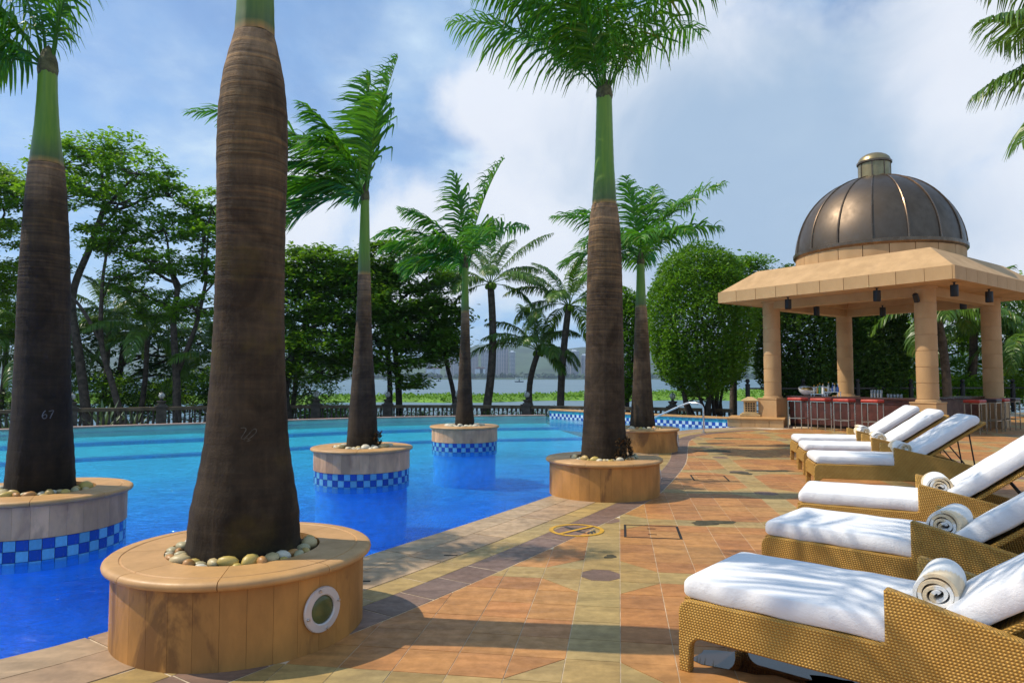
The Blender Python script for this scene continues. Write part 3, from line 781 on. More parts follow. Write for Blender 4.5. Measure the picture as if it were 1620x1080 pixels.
for k in range(NP):
    inst('dome_panel', pan, pav, (0, 0, 0), (0, 0, k * da)); inst('dome_rib', ribm, pav, (0, 0, 0), (0, 0, k * da))
fin = MB().lathe([(.0, 7.42), (.49, 7.42), (.50, 7.46), (.44, 7.48), (.44, 7.92), (0, 7.92)], 24).build('finial', 'finial_metal', pav, 35)
MB().lathe([(.40, 7.93), (.485, 7.93), (.49, 7.98), (.46, 8.0)], 24).build('finial_ring', 'dome_rib', fin, 35)
MB().lathe([(.46, 7.98)] + [(.45 * math.cos(t), 8.0 + .27 * math.sin(t)) for t in np.linspace(0, R(90), 8)], 24).build('finial_cap', 'finial_metal', fin, 50)
for k in range(8):
    m_ = MB(); m_.box(.435, .452, -.014, .014, 7.48, 7.93); m_.build('finial_seam', 'dome_rib', fin, rot=(0, 0, k * math.pi / 4 + .3))
def ploc(u, v, z=0.0):
    return (PC[0] + u * math.cos(PA) - v * math.sin(PA), PC[1] + u * math.sin(PA) + v * math.cos(PA), z)
# spot lamps hung under the roof
spots = [(-2.95, 1.15, 'black cylinder lamp under the eave between lantern column and middle'), (-2.95, -1.35, 'black cylinder lamp under the eave above the red stools'),
         (-2.55, -3.0, 'black cylinder lamp under the roof corner right of the front column'), (-.35, -3.0, 'black cylinder lamp hung in front of the right hand column'),
         (-.35, 1.75, 'small black lamp under the inner beam near the fruit bowls'), (1.57, .6, 'small black lamp under the inner ceiling beside the rear column'), (1.15, -1.85, 'small black lamp under the inner beam above the dark stools')]
for u, v, lab in spots:
    inner = abs(u) < 2 and abs(v) < 2; zt = ZF - .24 if False else ZF
    s = empty('cylinder_lamp', ploc(u, v, zt), 0, lab, 'lamp', 'cylinder lamps under the pavilion roof')
    MB().lathe([(0, -.33), (.07, -.33), (.085, -.35), (.09, -.34), (.09, -.07), (0, -.06)], 16).build('housing', 'black_metal', s, 30)
    MB().lathe([(0, -.07), (.022, -.07), (.022, -.01), (.05, -.008), (.05, 0.0), (0, 0.0)], 10).build('stem', 'black_metal', s, 30)
s = empty('spotlight', ploc(-CH - .24, -CH + .06, 3.52), PA, 'small black spotlight clamped high on the front column', 'lamp')
MB().lathe([(0, -.1), (.07, -.1), (.07, .1), (.04, .13), (0, .13)], 14).build('housing', 'black_metal', s, 30, (-.12, 0, -.05), (0, R(-30), 0))
MB().box(-.1, .02, -.015, .015, -.03, .0).build('bracket', 'black_metal', s)

# low plinth between pool and pavilion, with a carved lantern
def rot2(p, c, a): return (c[0] + p[0] * math.cos(a) - p[1] * math.sin(a), c[1] + p[0] * math.sin(a) + p[1] * math.cos(a))
st = empty('stone_step', (7.3, 20.5, 0), R(-24), 'low sandstone step joining pool wall to the pavilion column', 'step')
for k in range(4):
    m_ = MB(); m_.box(-.78 + k * .39 + .003, -.39 + k * .39 - .003, -.45, .95, .0, .232); m_.build('block', 'pavilion_stone', st, bev=.006)
m_ = MB(); m_.box(-.81, .81, -.48, .98, .234, .275); m_.build('slab', 'planter_cap', st, bev=.01)
ln = empty('stone_lantern', (7.35, 21.15, .276), R(-20), 'small carved stone lantern with pierced sides on the low step', 'lantern')
m_ = MB(); m_.box(-.30, .30, -.30, .30, 0, .06); m_.box(-.25, .25, -.25, .25, .06, .10); m_.build('base', 'lantern_stone', ln, bev=.012)
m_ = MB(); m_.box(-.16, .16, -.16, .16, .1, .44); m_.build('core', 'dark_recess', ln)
for k in range(4):
    g_ = MB()
    for x in (-.18, .14): g_.box(x, x + .045, -.187, -.15, .1, .46)
    g_.box(-.14, .14, -.185, -.15, .1, .15); g_.box(-.14, .14, -.185, -.15, .41, .46)
    for x in (-.075, .0, .075):
        g_.box(x - .012, x + .012, -.180, -.158, .15, .41)
    for z in (.21, .28, .35): g_.box(-.14, .14, -.176, -.156, z - .012, z + .012)
    g_.build('grille', 'lantern_stone', ln, rot=(0, 0, k * math.pi / 2))
m_ = MB(); e = .25
m_.add([(-e, -e, .46), (e, -e, .46), (e, e, .46), (-e, e, .46), (-e, -e, .49), (e, -e, .49), (e, e, .49), (-e, e, .49), (-.07, -.07, .59), (.07, -.07, .59), (.07, .07, .59), (-.07, .07, .59)],
       [(3, 2, 1, 0)] + q(0, 4) + q(4, 8) + [(8, 9, 10, 11)])
m_.build('cap', 'lantern_stone', ln, bev=.01)

# raised tiled wall at the far right of the pool
WL = catmull([(1.42, 26.1), (4.0, 22.95), (6.62, 20.35)], .05)
ws = np.r_[0, np.cumsum(np.hypot(*np.diff(WL, axis=0).T))]
rw = empty('tiled_pool_wall', (WL[0][0], WL[0][1], 0), 0, 'raised pool wall faced with blue and white checked tiles', 'wall')
org = WL[0]
def wl(s):
    i = min(max(1, int(np.searchsorted(ws, s))), len(ws) - 1); t = (s - ws[i - 1]) / (ws[i] - ws[i - 1]); p = WL[i - 1] * (1 - t) + WL[i] * t
    d = WL[i] - WL[i - 1]; d /= np.linalg.norm(d); return p, d
def wallstrip(mb, o0, o1, z0, z1, s0=0, s1=None, step=.4):
    s1 = s1 or ws[-1]; ss = np.linspace(s0, s1, int((s1 - s0) / step) + 2); P_ = []
    for s in ss:
        p, d = wl(s); n = np.array((d[1], -d[0])) * -1.0
        P_.append((p + n * o0 - org, p + n * o1 - org))
    vs = [(x[0], x[1], z) for a, b in P_ for x in (a, b) for z in (z0, z1)]
    fs = []
    for k in range(len(P_) - 1):
        A, B = 4 * k, 4 * k + 4
        fs += [(A, B, B + 1, A + 1), (A + 2, A + 3, B + 3, B + 2), (A + 1, B + 1, B + 3, A + 3), (A, A + 2, B + 2, B)]
    e_ = 4 * (len(P_) - 1); fs += [(0, 1, 3, 2), (e_, e_ + 2, e_ + 3, e_ + 1)]
    mb.add(vs, fs); return mb
wallstrip(MB(), .02, .4, -.5, .22).build('core', 'tile_mid', rw)
kk = 0; L_ = ws[-1]; s = 0.0
while s < L_ - .05:
    e_ = min(s + .8, L_); wallstrip(MB(), -.03, .46, .222, .262, s + .003, e_ - .003).build('cap_slab', 'planter_cap', rw); s = e_
tm = MB().box(-.053, .053, -.008, .004, -.053, .053).mesh('tile', 'tile_blue')
nt = int(L_ / .113)
for k in range(nt):
    p, d = wl((k + .5) * .113); an = math.atan2(d[1], d[0]); n = -np.array((d[1], -d[0])) * -1.0
    for r_ in range(4):
        if r_ == 0: mt = 'tile_teal'
        elif r_ == 3: mt = 'tile_light'
        else: mt = 'tile_blue' if (k + r_) % 2 else 'tile_white'
        q_ = p - org + np.array((d[1], -d[0])) * -.018
        inst('tile', tm, rw, (q_[0], q_[1], .165 - r_ * .111), (0, 0, an), mat=mt)

# ------------------------------------------------------------------ bar and stools
bar = empty('bar_counter', ploc(0, 0), PA, 'dark red wooden bar counter wrapping two sides under the pavilion', 'bar')
U0 = -1.95
m_ = MB(); m_.prism([(U0 - .08, -1.95 - .08), (2.1, -1.95 - .08), (2.1, -1.35), (-1.30, -1.35), (-1.30, 1.85), (U0 - .08, 1.85)], .86, .915); m_.build('counter_top', 'bar_top', bar, bev=.008)
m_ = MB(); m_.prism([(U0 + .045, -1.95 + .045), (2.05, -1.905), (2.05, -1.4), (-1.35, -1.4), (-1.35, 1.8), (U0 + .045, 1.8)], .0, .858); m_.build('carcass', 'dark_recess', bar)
pn = MB().box(-.225, .225, 0, .04, .09, .74).mesh('panel', 'bar_wood')
pn2 = MB().box(-.225, .225, -.02, .04, .745, .855).mesh('panel_rail', 'bar_wood')
for k in range(8):
    y = 1.55 - k * .46
    inst('panel', pn, bar, (U0, y, 0), (0, 0, -math.pi / 2)); inst('panel_rail', pn2, bar, (U0, y, 0), (0, 0, -math.pi / 2))
    x = -1.68 + k * .46
    inst('panel', pn, bar, (x, U0, 0)); inst('panel_rail', pn2, bar, (x, U0, 0))
def make_stool(seat):
    t = empty('bar_stool')
    sw, sd, h = .20, .17, .80
    for i in (-1, 1):
        for j in (-1, 1):
            MB().box(i * sw - .011, i * sw + .011, j * sd - .011, j * sd + .011, 0, h - .022).build('leg', 'brass_tube', t)
    m_ = MB()
    m_.box(-sw - .012, sw + .012, -sd - .012, -sd + .012, h - .022, h); m_.box(-sw - .012, sw + .012, sd - .012, sd + .012, h - .022, h)
    m_.box(-sw - .012, -sw + .012, -sd + .012, sd - .012, h - .022, h); m_.box(sw - .012, sw + .012, -sd + .012, sd - .012, h - .022, h); m_.build('seat_frame', 'brass_tube', t)
    for j, z in ((-1, .30), (1, .30)):
        MB().box(-sw + .012, sw - .012, j * sd - .009, j * sd + .009, z - .009, z + .009).build('footrest', 'brass_tube', t)
    for i in (-1, 1):
        MB().box(i * sw - .009, i * sw + .009, -sd + .012, sd - .012, .291, .309).build('footrest', 'brass_tube', t)
    m_ = MB(); m_.box(-sw - .025, sw + .025, -sd - .025, sd + .025, h + .002, h + .085); m_.build('seat', seat, t, 40, bev=.028, seg=3)
    return t
s0 = make_stool('red_leather'); s1 = make_stool('dark_leather')
stools = [(s0, -2.72, 1.05, 'red seated bar stool beside the plinth of the lantern column', 'r'), (s0, -2.72, .36, 'second red bar stool from the lantern column', 'r'), (s0, -2.72, -.30, 'third red bar stool from the lantern column, by the stack of glasses', 'r'),
          (s0, -2.72, -1.05, 'fourth red bar stool from the lantern column, partly behind a lounger backrest', 'r'),
          (s0, -.75, -2.72, 'red bar stool on the side row next to the front column', 's'), (s1, .35, -2.72, 'dark seated bar stool between two red ones on the side row', 's'),
          (s0, .95, -2.72, 'red bar stool beside the right hand column on the side row', 's'), (s1, 1.75, -2.72, 'dark seated bar stool at the open end of the side row', 's')]
used = set()
for src, u, v, lab, row in stools:
    o = src if id(src) not in used else copy_tree(src)
    used.add(id(src)); o.location = ploc(u, v); o.rotation_euler = (0, 0, PA + (math.pi / 2 if row == 'r' else 0) + .03 * math.sin(u * 9 + v * 5))
    tag(o, lab, 'bar stool', 'bar stools around the pavilion bar')
BZ = .916
def bowl(loc, r_, tilt, lab, fruit):
    t = empty('fruit_bowl', loc, 0, lab, 'bowl')
    pf_ = [(0, .0), (.35, .0), (.7, .18), (.92, .45), (1.0, .8), (.96, .8), (.86, .46), (.62, .22), (0, .08)]
    MB().lathe([(a * r_, b * r_) for a, b in pf_], 24).build('bowl', 'white_ceramic', t, 50, rot=(tilt, .0, 0), loc=(0, 0, .02))
    rr = np.random.default_rng(int(r_ * 1000))
    for k in range(9):
        a = k * 2.4; d = r_ * .55 * math.sqrt((k + .5) / 9); s_ = r_ * rr.uniform(.2, .3)
        MB().lathe([(s_ * math.sin(x) * (1 + .15 * math.sin(3 * x)), -1.2 * s_ * math.cos(x)) for x in np.linspace(0, math.pi, 7)], 8).build('fruit', fruit, t, 180, (d * math.cos(a), d * math.sin(a), r_ * .62 + rr.uniform(0, .04)), (rr.uniform(0, 3), rr.uniform(0, 3), 0))
bowl(ploc(-1.66, 1.38, BZ), .26, R(14), 'white bowl of brown fruit tilted at the end of the bar', 'fruit_dark')
bowl(ploc(-1.5, .98, BZ), .25, R(18), 'white bowl heaped with yellow fruit behind the bottles', 'fruit')
tr_ = empty('drinks_tray', ploc(-1.8, .72, BZ), PA + math.pi / 2, 'silver two level drinks tray carrying bottles on the bar', 'tray')
m_ = MB(); m_.box(-.42, .02, -.1, .1, .12, .135); m_.build('upper_shelf', 'steel', tr_)
m_ = MB(); m_.box(.03, .42, -.1, .1, .05, .065); m_.build('lower_shelf', 'steel', tr_)
for x in (-.40, .0): 
    MB().box(x - .008, x + .008, -.09, -.075, 0, .12).build('leg', 'steel', tr_); MB().box(x - .008, x + .008, .075, .09, 0, .12).build('leg', 'steel', tr_)
for x in (.06, .40):
    MB().box(x - .008, x + .008, -.09, -.075, 0, .05).build('leg', 'steel', tr_); MB().box(x - .008, x + .008, .075, .09, 0, .05).build('leg', 'steel', tr_)
bots = [(-.36, 0, .136, 'glass_blue', 1.0, 'slim blue bottle at the outer end of the tray'), (-.28, .02, .136, 'glass_clear', 1.05, 'clear bottle next to the slim blue bottle'), (-.2, -.03, .136, 'glass_blue', 1.1, 'second blue bottle on the upper tray'), (-.1, .02, .136, 'glass_clear', 1.25, 'tall clear bottle on the upper tray'),
        (.08, 0, .066, 'white_ceramic', 1.35, 'white bottle in the middle of the tray'), (.16, .03, .066, 'glass_green', 1.4, 'green bottle on the lower tray'), (.25, -.02, .066, 'glass_amber', 1.2, 'amber bottle on the lower tray'), (.34, .02, .066, 'glass_clear', 1.1, 'clear bottle at the inner end of the tray')]
for x, y, z, mt, k, lab in bots:
    u, v = -1.8 - y, .72 + x * -1.0 * -1
    o = empty('bottle', ploc(u, .72 + x, BZ + z), 0, lab, 'bottle', 'bottles on the bar tray')
    MB().lathe([(0, 0), (.032, 0), (.035, .01), (.035, .12 * k), (.014, .16 * k), (.013, .2 * k), (0, .2 * k)], 12).build('glass', mt, o, 40)
    MB().lathe([(0, .2 * k + .0005), (.016, .2 * k + .0005), (.016, .2 * k + .03), (0, .2 * k + .03)], 10).build('cap', 'fruit' if mt != 'glass_blue' else 'steel', o, 40)
for k in range(4):
    o = MB().lathe([(0, 0), (.03, 0), (.036, .2), (.033, .2), (.028, .01), (0, .01)], 14).build('drinking_glass', 'glass_clear', None, 40, ploc(-1.7, -.55 - k * .085, BZ))
    tag(o, 'tall clear glass in the row of four on the bar', 'glass', 'row of tall glasses on the bar')
for k in range(5):
    o = MB().lathe([(0, 0), (.03, 0), (.036, .09), (.033, .09), (.028, .01), (0, .01)], 12).build('tumbler', 'glass_clear', None, 40, ploc(-1.62, -.95 - k * .085, BZ))
    tag(o, 'short clear tumbler in the low row on the bar', 'glass', 'row of tumblers on the bar')

# ------------------------------------------------------------------ dark railing behind the pavilion
rl = empty('metal_railing', (9.3, 27.0, 0), 0, 'black metal railing with ball topped posts behind the pavilion', 'railing')
rp = [(0, 0), (2.4, .5), (4.8, .9), (7.2, 1.3), (9.6, 1.7), (12, 2.1), (14.4, 2.5), (16.8, 2.8)]
post = MB().lathe([(0, 0), (.09, 0), (.09, 1.15), (.1, 1.16), (.1, 1.2), (.05, 1.22), (.045, 1.25), (.085, 1.29), (.09, 1.34), (.06, 1.4), (0, 1.42)], 12).mesh('post', 'black_metal', 40)
for x, y in rp: inst('post', post, rl, (x, y, 0))
for (x0, y0), (x1, y1) in zip(rp[:-1], rp[1:]):
    L_ = math.hypot(x1 - x0, y1 - y0); an = math.atan2(y1 - y0, x1 - x0)
    for z, t in ((1.03, .03), (.60, .016), (.36, .016), (.14, .02)):
        MB().box(.09, L_ - .09, -t, t, z - t, z + t).build('rail', 'black_metal', rl, loc=(x0, y0, 0), rot=(0, 0, an))

# ------------------------------------------------------------------ balustrade along the lake
BP = catmull([(-30, 19.5), (-20.2, 27.0), (-13.4, 31.0), (-9.15, 32.0), (-.9, 32.0), (7.9, 29.0), (9.1, 27.9)], .05)
bs = np.r_[0, np.cumsum(np.hypot(*np.diff(BP, axis=0).T))]
ba = empty('balustrade', (0, 0, -.86), 0, 'weathered dark stone balustrade along the lake bank', 'balustrade')
def bp(s):
    i = min(max(1, int(np.searchsorted(bs, s))), len(bs) - 1); t = (s - bs[i - 1]) / (bs[i] - bs[i - 1]); p = BP[i - 1] * (1 - t) + BP[i] * t
    d = BP[i] - BP[i - 1]; return p, math.atan2(d[1], d[0])
bal = MB().lathe([(.05, .14), (.05, .2), (.03, .24), (.062, .38), (.06, .46), (.028, .66), (.026, .74), (.05, .8), (.05, .9)], 8).mesh('baluster', 'balustrade_stone', 60)
pst = MB()
pst.box(-.2, .2, -.2, .2, 0, 1.02); pst.box(-.25, .25, -.25, .25, 1.02, 1.1); pst.box(-.16, .16, -.16, .16, 1.1, 1.16); pst.lathe([(.0, 1.16), (.12, 1.16), (.2, 1.28), (.2, 1.31), (0, 1.31)], 12)
pstm = pst.mesh('pier', 'balustrade_stone', 30)
s = .9; PS = 3.3; piers = []
s_pier = 1.55
while s_pier < bs[-1]: piers.append(s_pier); s_pier += PS
ends = [0] + piers + [bs[-1]]
for a, b in zip(ends[:-1], ends[1:]):
    if b - a < .6: continue
    for z0, z1, wd in ((.0, .14, .15), (.9, 1.04, .17)):
        pa, _ = bp(a + .2); pb, _ = bp(b - .2); L_ = float(np.linalg.norm(pb - pa)); an = math.atan2(*(pb - pa)[::-1])
        MB().box(0, L_, -wd, wd, z0, z1).build('rail', 'balustrade_rail' if z0 else 'balustrade_stone', ba, loc=(pa[0], pa[1], 0), rot=(0, 0, an))
    n_ = int((b - a - .5) / .19)
    for k in range(n_):
        t = (k + .5) / n_; p = pa * (1 - t) + pb * t
        if abs(p[0] / p[1]) < .84: inst('baluster', bal, ba, (p[0], p[1], 0))
for k, sp_ in enumerate(piers):
    p, an = bp(sp_); inst('pier', pstm, ba, (p[0], p[1], 0), (0, 0, an))
    if abs(p[0] / p[1]) > .8: continue
    lp = empty('globe_lamp', (p[0], p[1], -.86 + 1.315), an, 'glass globe lamp in a wire cage on a balustrade pier', 'lamp', 'globe lamps along the balustrade')
    MB().lathe([(0, 0), (.07, 0), (.07, .05), (.03, .07), (0, .07)], 10).build('base', 'black_metal', lp, 40)
    MB().lathe([(.13 * math.sin(t), .21 - .14 * math.cos(t)) for t in np.linspace(0, math.pi, 10)], 16).build('globe', 'globe', lp, 180)
    for q_ in range(2):
        MB().tube([(.2 * math.cos(t), 0, .03 + .38 * math.sin(t)) for t in np.linspace(0, math.pi, 12)], .008, 5).build('cage_hoop', 'black_metal', lp, 60, rot=(0, 0, q_ * math.pi / 2))
# low hedge behind the balustrade comes with the plants

# ------------------------------------------------------------------ pool handrail
hr = empty('pool_handrail', (5.06, 18.13, 0), 0, 'curved stainless steel handrail beside the round planter at the pool edge', 'handrail')
pth = [(0, 0, .006), (0, 0, .55), (-.02, .02, .70), (-.10, .09, .77), (-.22, .2, .78), (-.4, .38, .74), (-1.15, 1.1, .30), (-1.2, 1.15, .2), (-1.2, 1.15, -.6)]
cp = catmull(pth, .04); MB().tube([tuple(p) for p in cp], .024, 10).build('rail', 'steel', hr, 60)
MB().lathe([(0, 0), (.07, 0), (.07, .012), (.03, .02), (0, .02)], 14).build('flange', 'steel', hr, 40)

# ------------------------------------------------------------------ planters
PIT = .43
capseg = 8
def cap_mesh(name):
    pr_ = [(PIT, .40), (PIT, .45), (.640, .45), (.644, .4455), (.650, .4455), (.654, .45), (.705, .4495), (.722, .446), (.733, .437), (.737, .425), (.733, .412), (.720, .402), (.70, .398)]
    return MB().lathe(pr_, 7, .003, 2 * math.pi / capseg - .003, closed_prof=True).mesh(name, 'planter_cap', 38)
CAPM = cap_mesh('cap_slab')
NPAN = 34; pa_ = 2 * math.pi / NPAN
PANM = {k: MB().lathe([(.645, z0), (.69, z0), (.69, .398), (.645, .398)], 3, .0010, pa_ - .0010, closed_prof=True).mesh('stone_panel', mt, 35) for k, z0, mt in (('deck', 0.0, 'planter_panel'), ('water', .135, 'planter_panel_pink'))}
NT_ = 48; ta_ = 2 * math.pi / NT_; TH = .0885
TILM = MB().lathe([(.66, .0), (.684, .0), (.684, TH - .004), (.66, TH - .004)], 1, .003, ta_ - .003, closed_prof=True).mesh('tile', 'tile_blue')
def planter(x, y, kind, label, light=None, rot=0.0, key_wet=True):
    t = empty('round_planter', (x, y, 0), rot, label, 'planter', 'round palm planters around the pool')
    for k in range(capseg): inst('cap_slab', CAPM, t, (0, 0, 0), (0, 0, k * 2 * math.pi / capseg))
    for k in range(NPAN):
        mt = None
        if kind == 'deck': mt = 'planter_panel'
        inst('stone_panel', PANM[kind], t, (0, 0, 0), (0, 0, k * pa_ + .1))
    MB().lathe([(0, -.06), (.648, -.06), (.648, .39), (PIT + .02, .396), (PIT + .02, .395), (0, .395)], 32).build('core', 'planter_panel' if kind == 'deck' else 'planter_panel_pink', t)
    MB().lathe([(0, .43)] + [(r_, .43 - .02 * (r_ / PIT) ** 3 + .006 * math.sin(r_ * 60)) for r_ in np.linspace(.05, PIT - .002, 8)], 40).build('soil', 'soil', t, 180)
    if kind == 'water' or key_wet:
        MB().lathe([(.655, -1.72), (.655, -.061)], 40).build('underwater_lining', 'pool_wall', t, 60)
    if kind == 'water':
        for r_ in range(3):
            for k in range(NT_):
                mt = 'tile_blue' if r_ == 3 else ('tile_light' if (k + r_) % 2 == 0 else 'tile_blue')
                if r_ == 2 and (k % 2): mt = 'tile_mid'
                inst('tile', TILM, t, (0, 0, .134 - (r_ + 1) * TH), (0, 0, k * ta_), mat=mt)
    elif light is not None:
        for lx in light:
            # round underwater-type light set in the wall
            fx = MB().lathe([(.075, .0), (.118, .0), (.12, .008), (.116, .016), (.08, .018), (.074, .012)], 32, closed_prof=True).build('light_ring', 'light_ring', t, 40, (.690 * math.cos(lx), .690 * math.sin(lx), .215), (0, R(90), lx), )
            MB().lathe([(0, .016), (.03, .0155), (.06, .012), (.0745, .004), (.0745, 0)], 28).build('lens', 'lens', fx, 60)
            for q_ in range(4):
                a = q_ * math.pi / 2 + .25; MB().lathe([(0, .028), (.006, .027), (.008, .022), (.008, .012)], 8).build('bolt', 'steel', fx, 50, (.105 * math.cos(a), .105 * math.sin(a), .003))
    return t
PL = dict(P1=(-1.59, 4.12), P2=(-4.27, 6.25), P3=(-2.2, 10.1), P4=(-1.0, 14.5), P5=(1.165, 8.72), P6=(2.63, 13.85))
planter(*PL['P1'], 'deck', 'round sandstone planter with porthole light facing the deck', [R(-46)], .2)
planter(*PL['P2'], 'water', 'round tile banded planter in the pool beside the palm numbered 67', None, .5)
planter(*PL['P3'], 'water', 'round tile banded planter in the pool under the windswept palm', None, .9)
planter(*PL['P4'], 'water', 'round tile banded planter farthest out in the pool, near the vanishing edge', None, .1)
planter(*PL['P5'], 'deck', 'round sandstone planter at the deck edge by the no diving mark', [R(-14)], .35)
planter(*PL['P6'], 'deck', 'round sandstone planter next to the steel pool handrail', [R(-20)], .0)
# pebbles
import bmesh
def pebble_mesh(seed, sub=2):
    bm = bmesh.new(); bmesh.ops.create_icosphere(bm, subdivisions=sub, radius=1.0); rr = np.random.default_rng(seed); ph = rr.uniform(0, 6, 3)
    for v in bm.verts:
        c = v.co; k = 1 + .1 * math.sin(2.1 * c.x + ph[0]) + .08 * math.sin(2.7 * c.y + ph[1]) + .06 * math.sin(3 * c.z + ph[2]); v.co = c * k
    me = bpy.data.meshes.new('pebble'); bm.to_mesh(me); bm.free(); me.materials.append(MATS['pebble']); me.shade_smooth()
    col = [(.52, .40, .20), (.55, .48, .34), (.46, .31, .10), (.44, .21, .06), (.50, .36, .09), (.60, .54, .42), (.42, .36, .20)][seed % 7]
    ca = me.color_attributes.new('Col', 'FLOAT_COLOR', 'CORNER'); ca.data.foreach_set('color', np.tile(np.array(col + (1,), np.float32), len(me.loops)))
    return me
PEB = [pebble_mesh(k) for k in range(14)]
def pebbles(key, tr, n, size, label, a0=-200, a1=20, pick=None):
    rr = np.random.default_rng(hash(key) % 1000 if False else sum(map(ord, key)) * 7); cx, cy = PL[key]; placed = []
    tries = 0
    while len(placed) < n and tries < 6000:
        tries += 1; a = R(rr.uniform(a0, a1)); sz = size * rr.uniform(.7, 1.3); r_ = rr.uniform(tr + sz * .72, max(tr + sz * .75, PIT - sz * .62))
        x, y = r_ * math.cos(a), r_ * math.sin(a)
        if any((x - p[0]) ** 2 + (y - p[1]) ** 2 < (.86 * (sz + p[2])) ** 2 for p in placed): continue
        placed.append((x, y, sz))
    for x, y, sz in placed:
        zs = sz * rr.uniform(.62, .85)
        k = rr.integers(14) if pick is None else pick[rr.integers(len(pick))]
        o = inst('pebble', PEB[k], None, (cx + x, cy + y, .418 + zs * .85), (rr.uniform(-.3, .3), rr.uniform(-.3, .3), rr.uniform(0, 6)), (sz * rr.uniform(1.0, 1.25), sz * rr.uniform(.78, .98), zs))
        tag(o, label, 'pebble', label.replace('smooth river pebble', 'pebbles').replace('pale ', '')[:60])
pebbles('P1', .315, 46, .041, 'smooth river pebble round the thick palm in the porthole light planter', -215, 35)
pebbles('P2', .27, 30, .047, 'smooth river pebble round the palm numbered 67', -180, 30)
pebbles('P3', .225, 34, .05, 'pale river pebble round the windswept palm in the pool', -190, 10, [1, 5, 8, 12, 0, 7])
pebbles('P4', .205, 28, .05, 'pale river pebble round the palm farthest out in the pool', -190, 10, [1, 5, 8, 12])
pebbles('P5', .29, 38, .041, 'smooth river pebble round the palm by the no diving mark', -190, 15)
pebbles('P6', .25, 32, .048, 'smooth river pebble round the palm by the steel handrail', -190, 15)
# leaf litter in the first planter and the fern-like debris at the foot of two palms
def litter(cx, cy, n, r0, r1, z, seed, lab, size=.03, up=.2, wall=None):
    rr = np.random.default_rng(seed); a = rr.uniform(0, 2 * math.pi, n); r_ = rr.uniform(r0, r1, n); az = rr.uniform(0, 6.28, n); el = rr.normal(up, .35, n); s = size * rr.uniform(.5, 1.3, n)
    if wall: a = rr.uniform(R(wall[0]), R(wall[1]), n)
    zz_ = np.full(n, z) + rr.uniform(0, .025 if not wall else wall[2], n)
    if wall: r_ = r0 + (r1 - r0) * (1 - (zz_ - z) / wall[2]) + rr.uniform(0, .05, n)
    B = np.stack([cx + r_ * np.cos(a), cy + r_ * np.sin(a), zz_], 1)
    t_ = np.stack([np.cos(az) * np.cos(el), np.sin(az) * np.cos(el), np.sin(el)], 1); s_ = np.stack([-np.sin(az), np.cos(az), 0 * az], 1)
    V = np.stack([B, B + t_ * s[:, None] * .5 + s_ * s[:, None] * .22, B + t_ * s[:, None], B + t_ * s[:, None] * .5 - s_ * s[:, None] * .22], 1).reshape(-1, 3)
    o = inst('leaf_litter', np_mesh('leaf_litter', V, np.arange(4 * n).reshape(n, 4), 'leaf_litter')); tag(o, lab, 'dead leaves', kind='stuff')
litter(*PL['P1'], 420, .33, .425, .418, 3, 'dry leaf litter among pebbles of the porthole planter')
litter(*PL['P5'], 420, .27, .34, .42, 4, 'shaggy dead root fibres at the palm foot by the no diving mark', .05, .5, (-75, 25, .28))
litter(*PL['P3'], 160, .21, .25, .43, 5, 'dark dead tuft at the foot of the windswept palm', .06, .5, (-40, 15, .22))
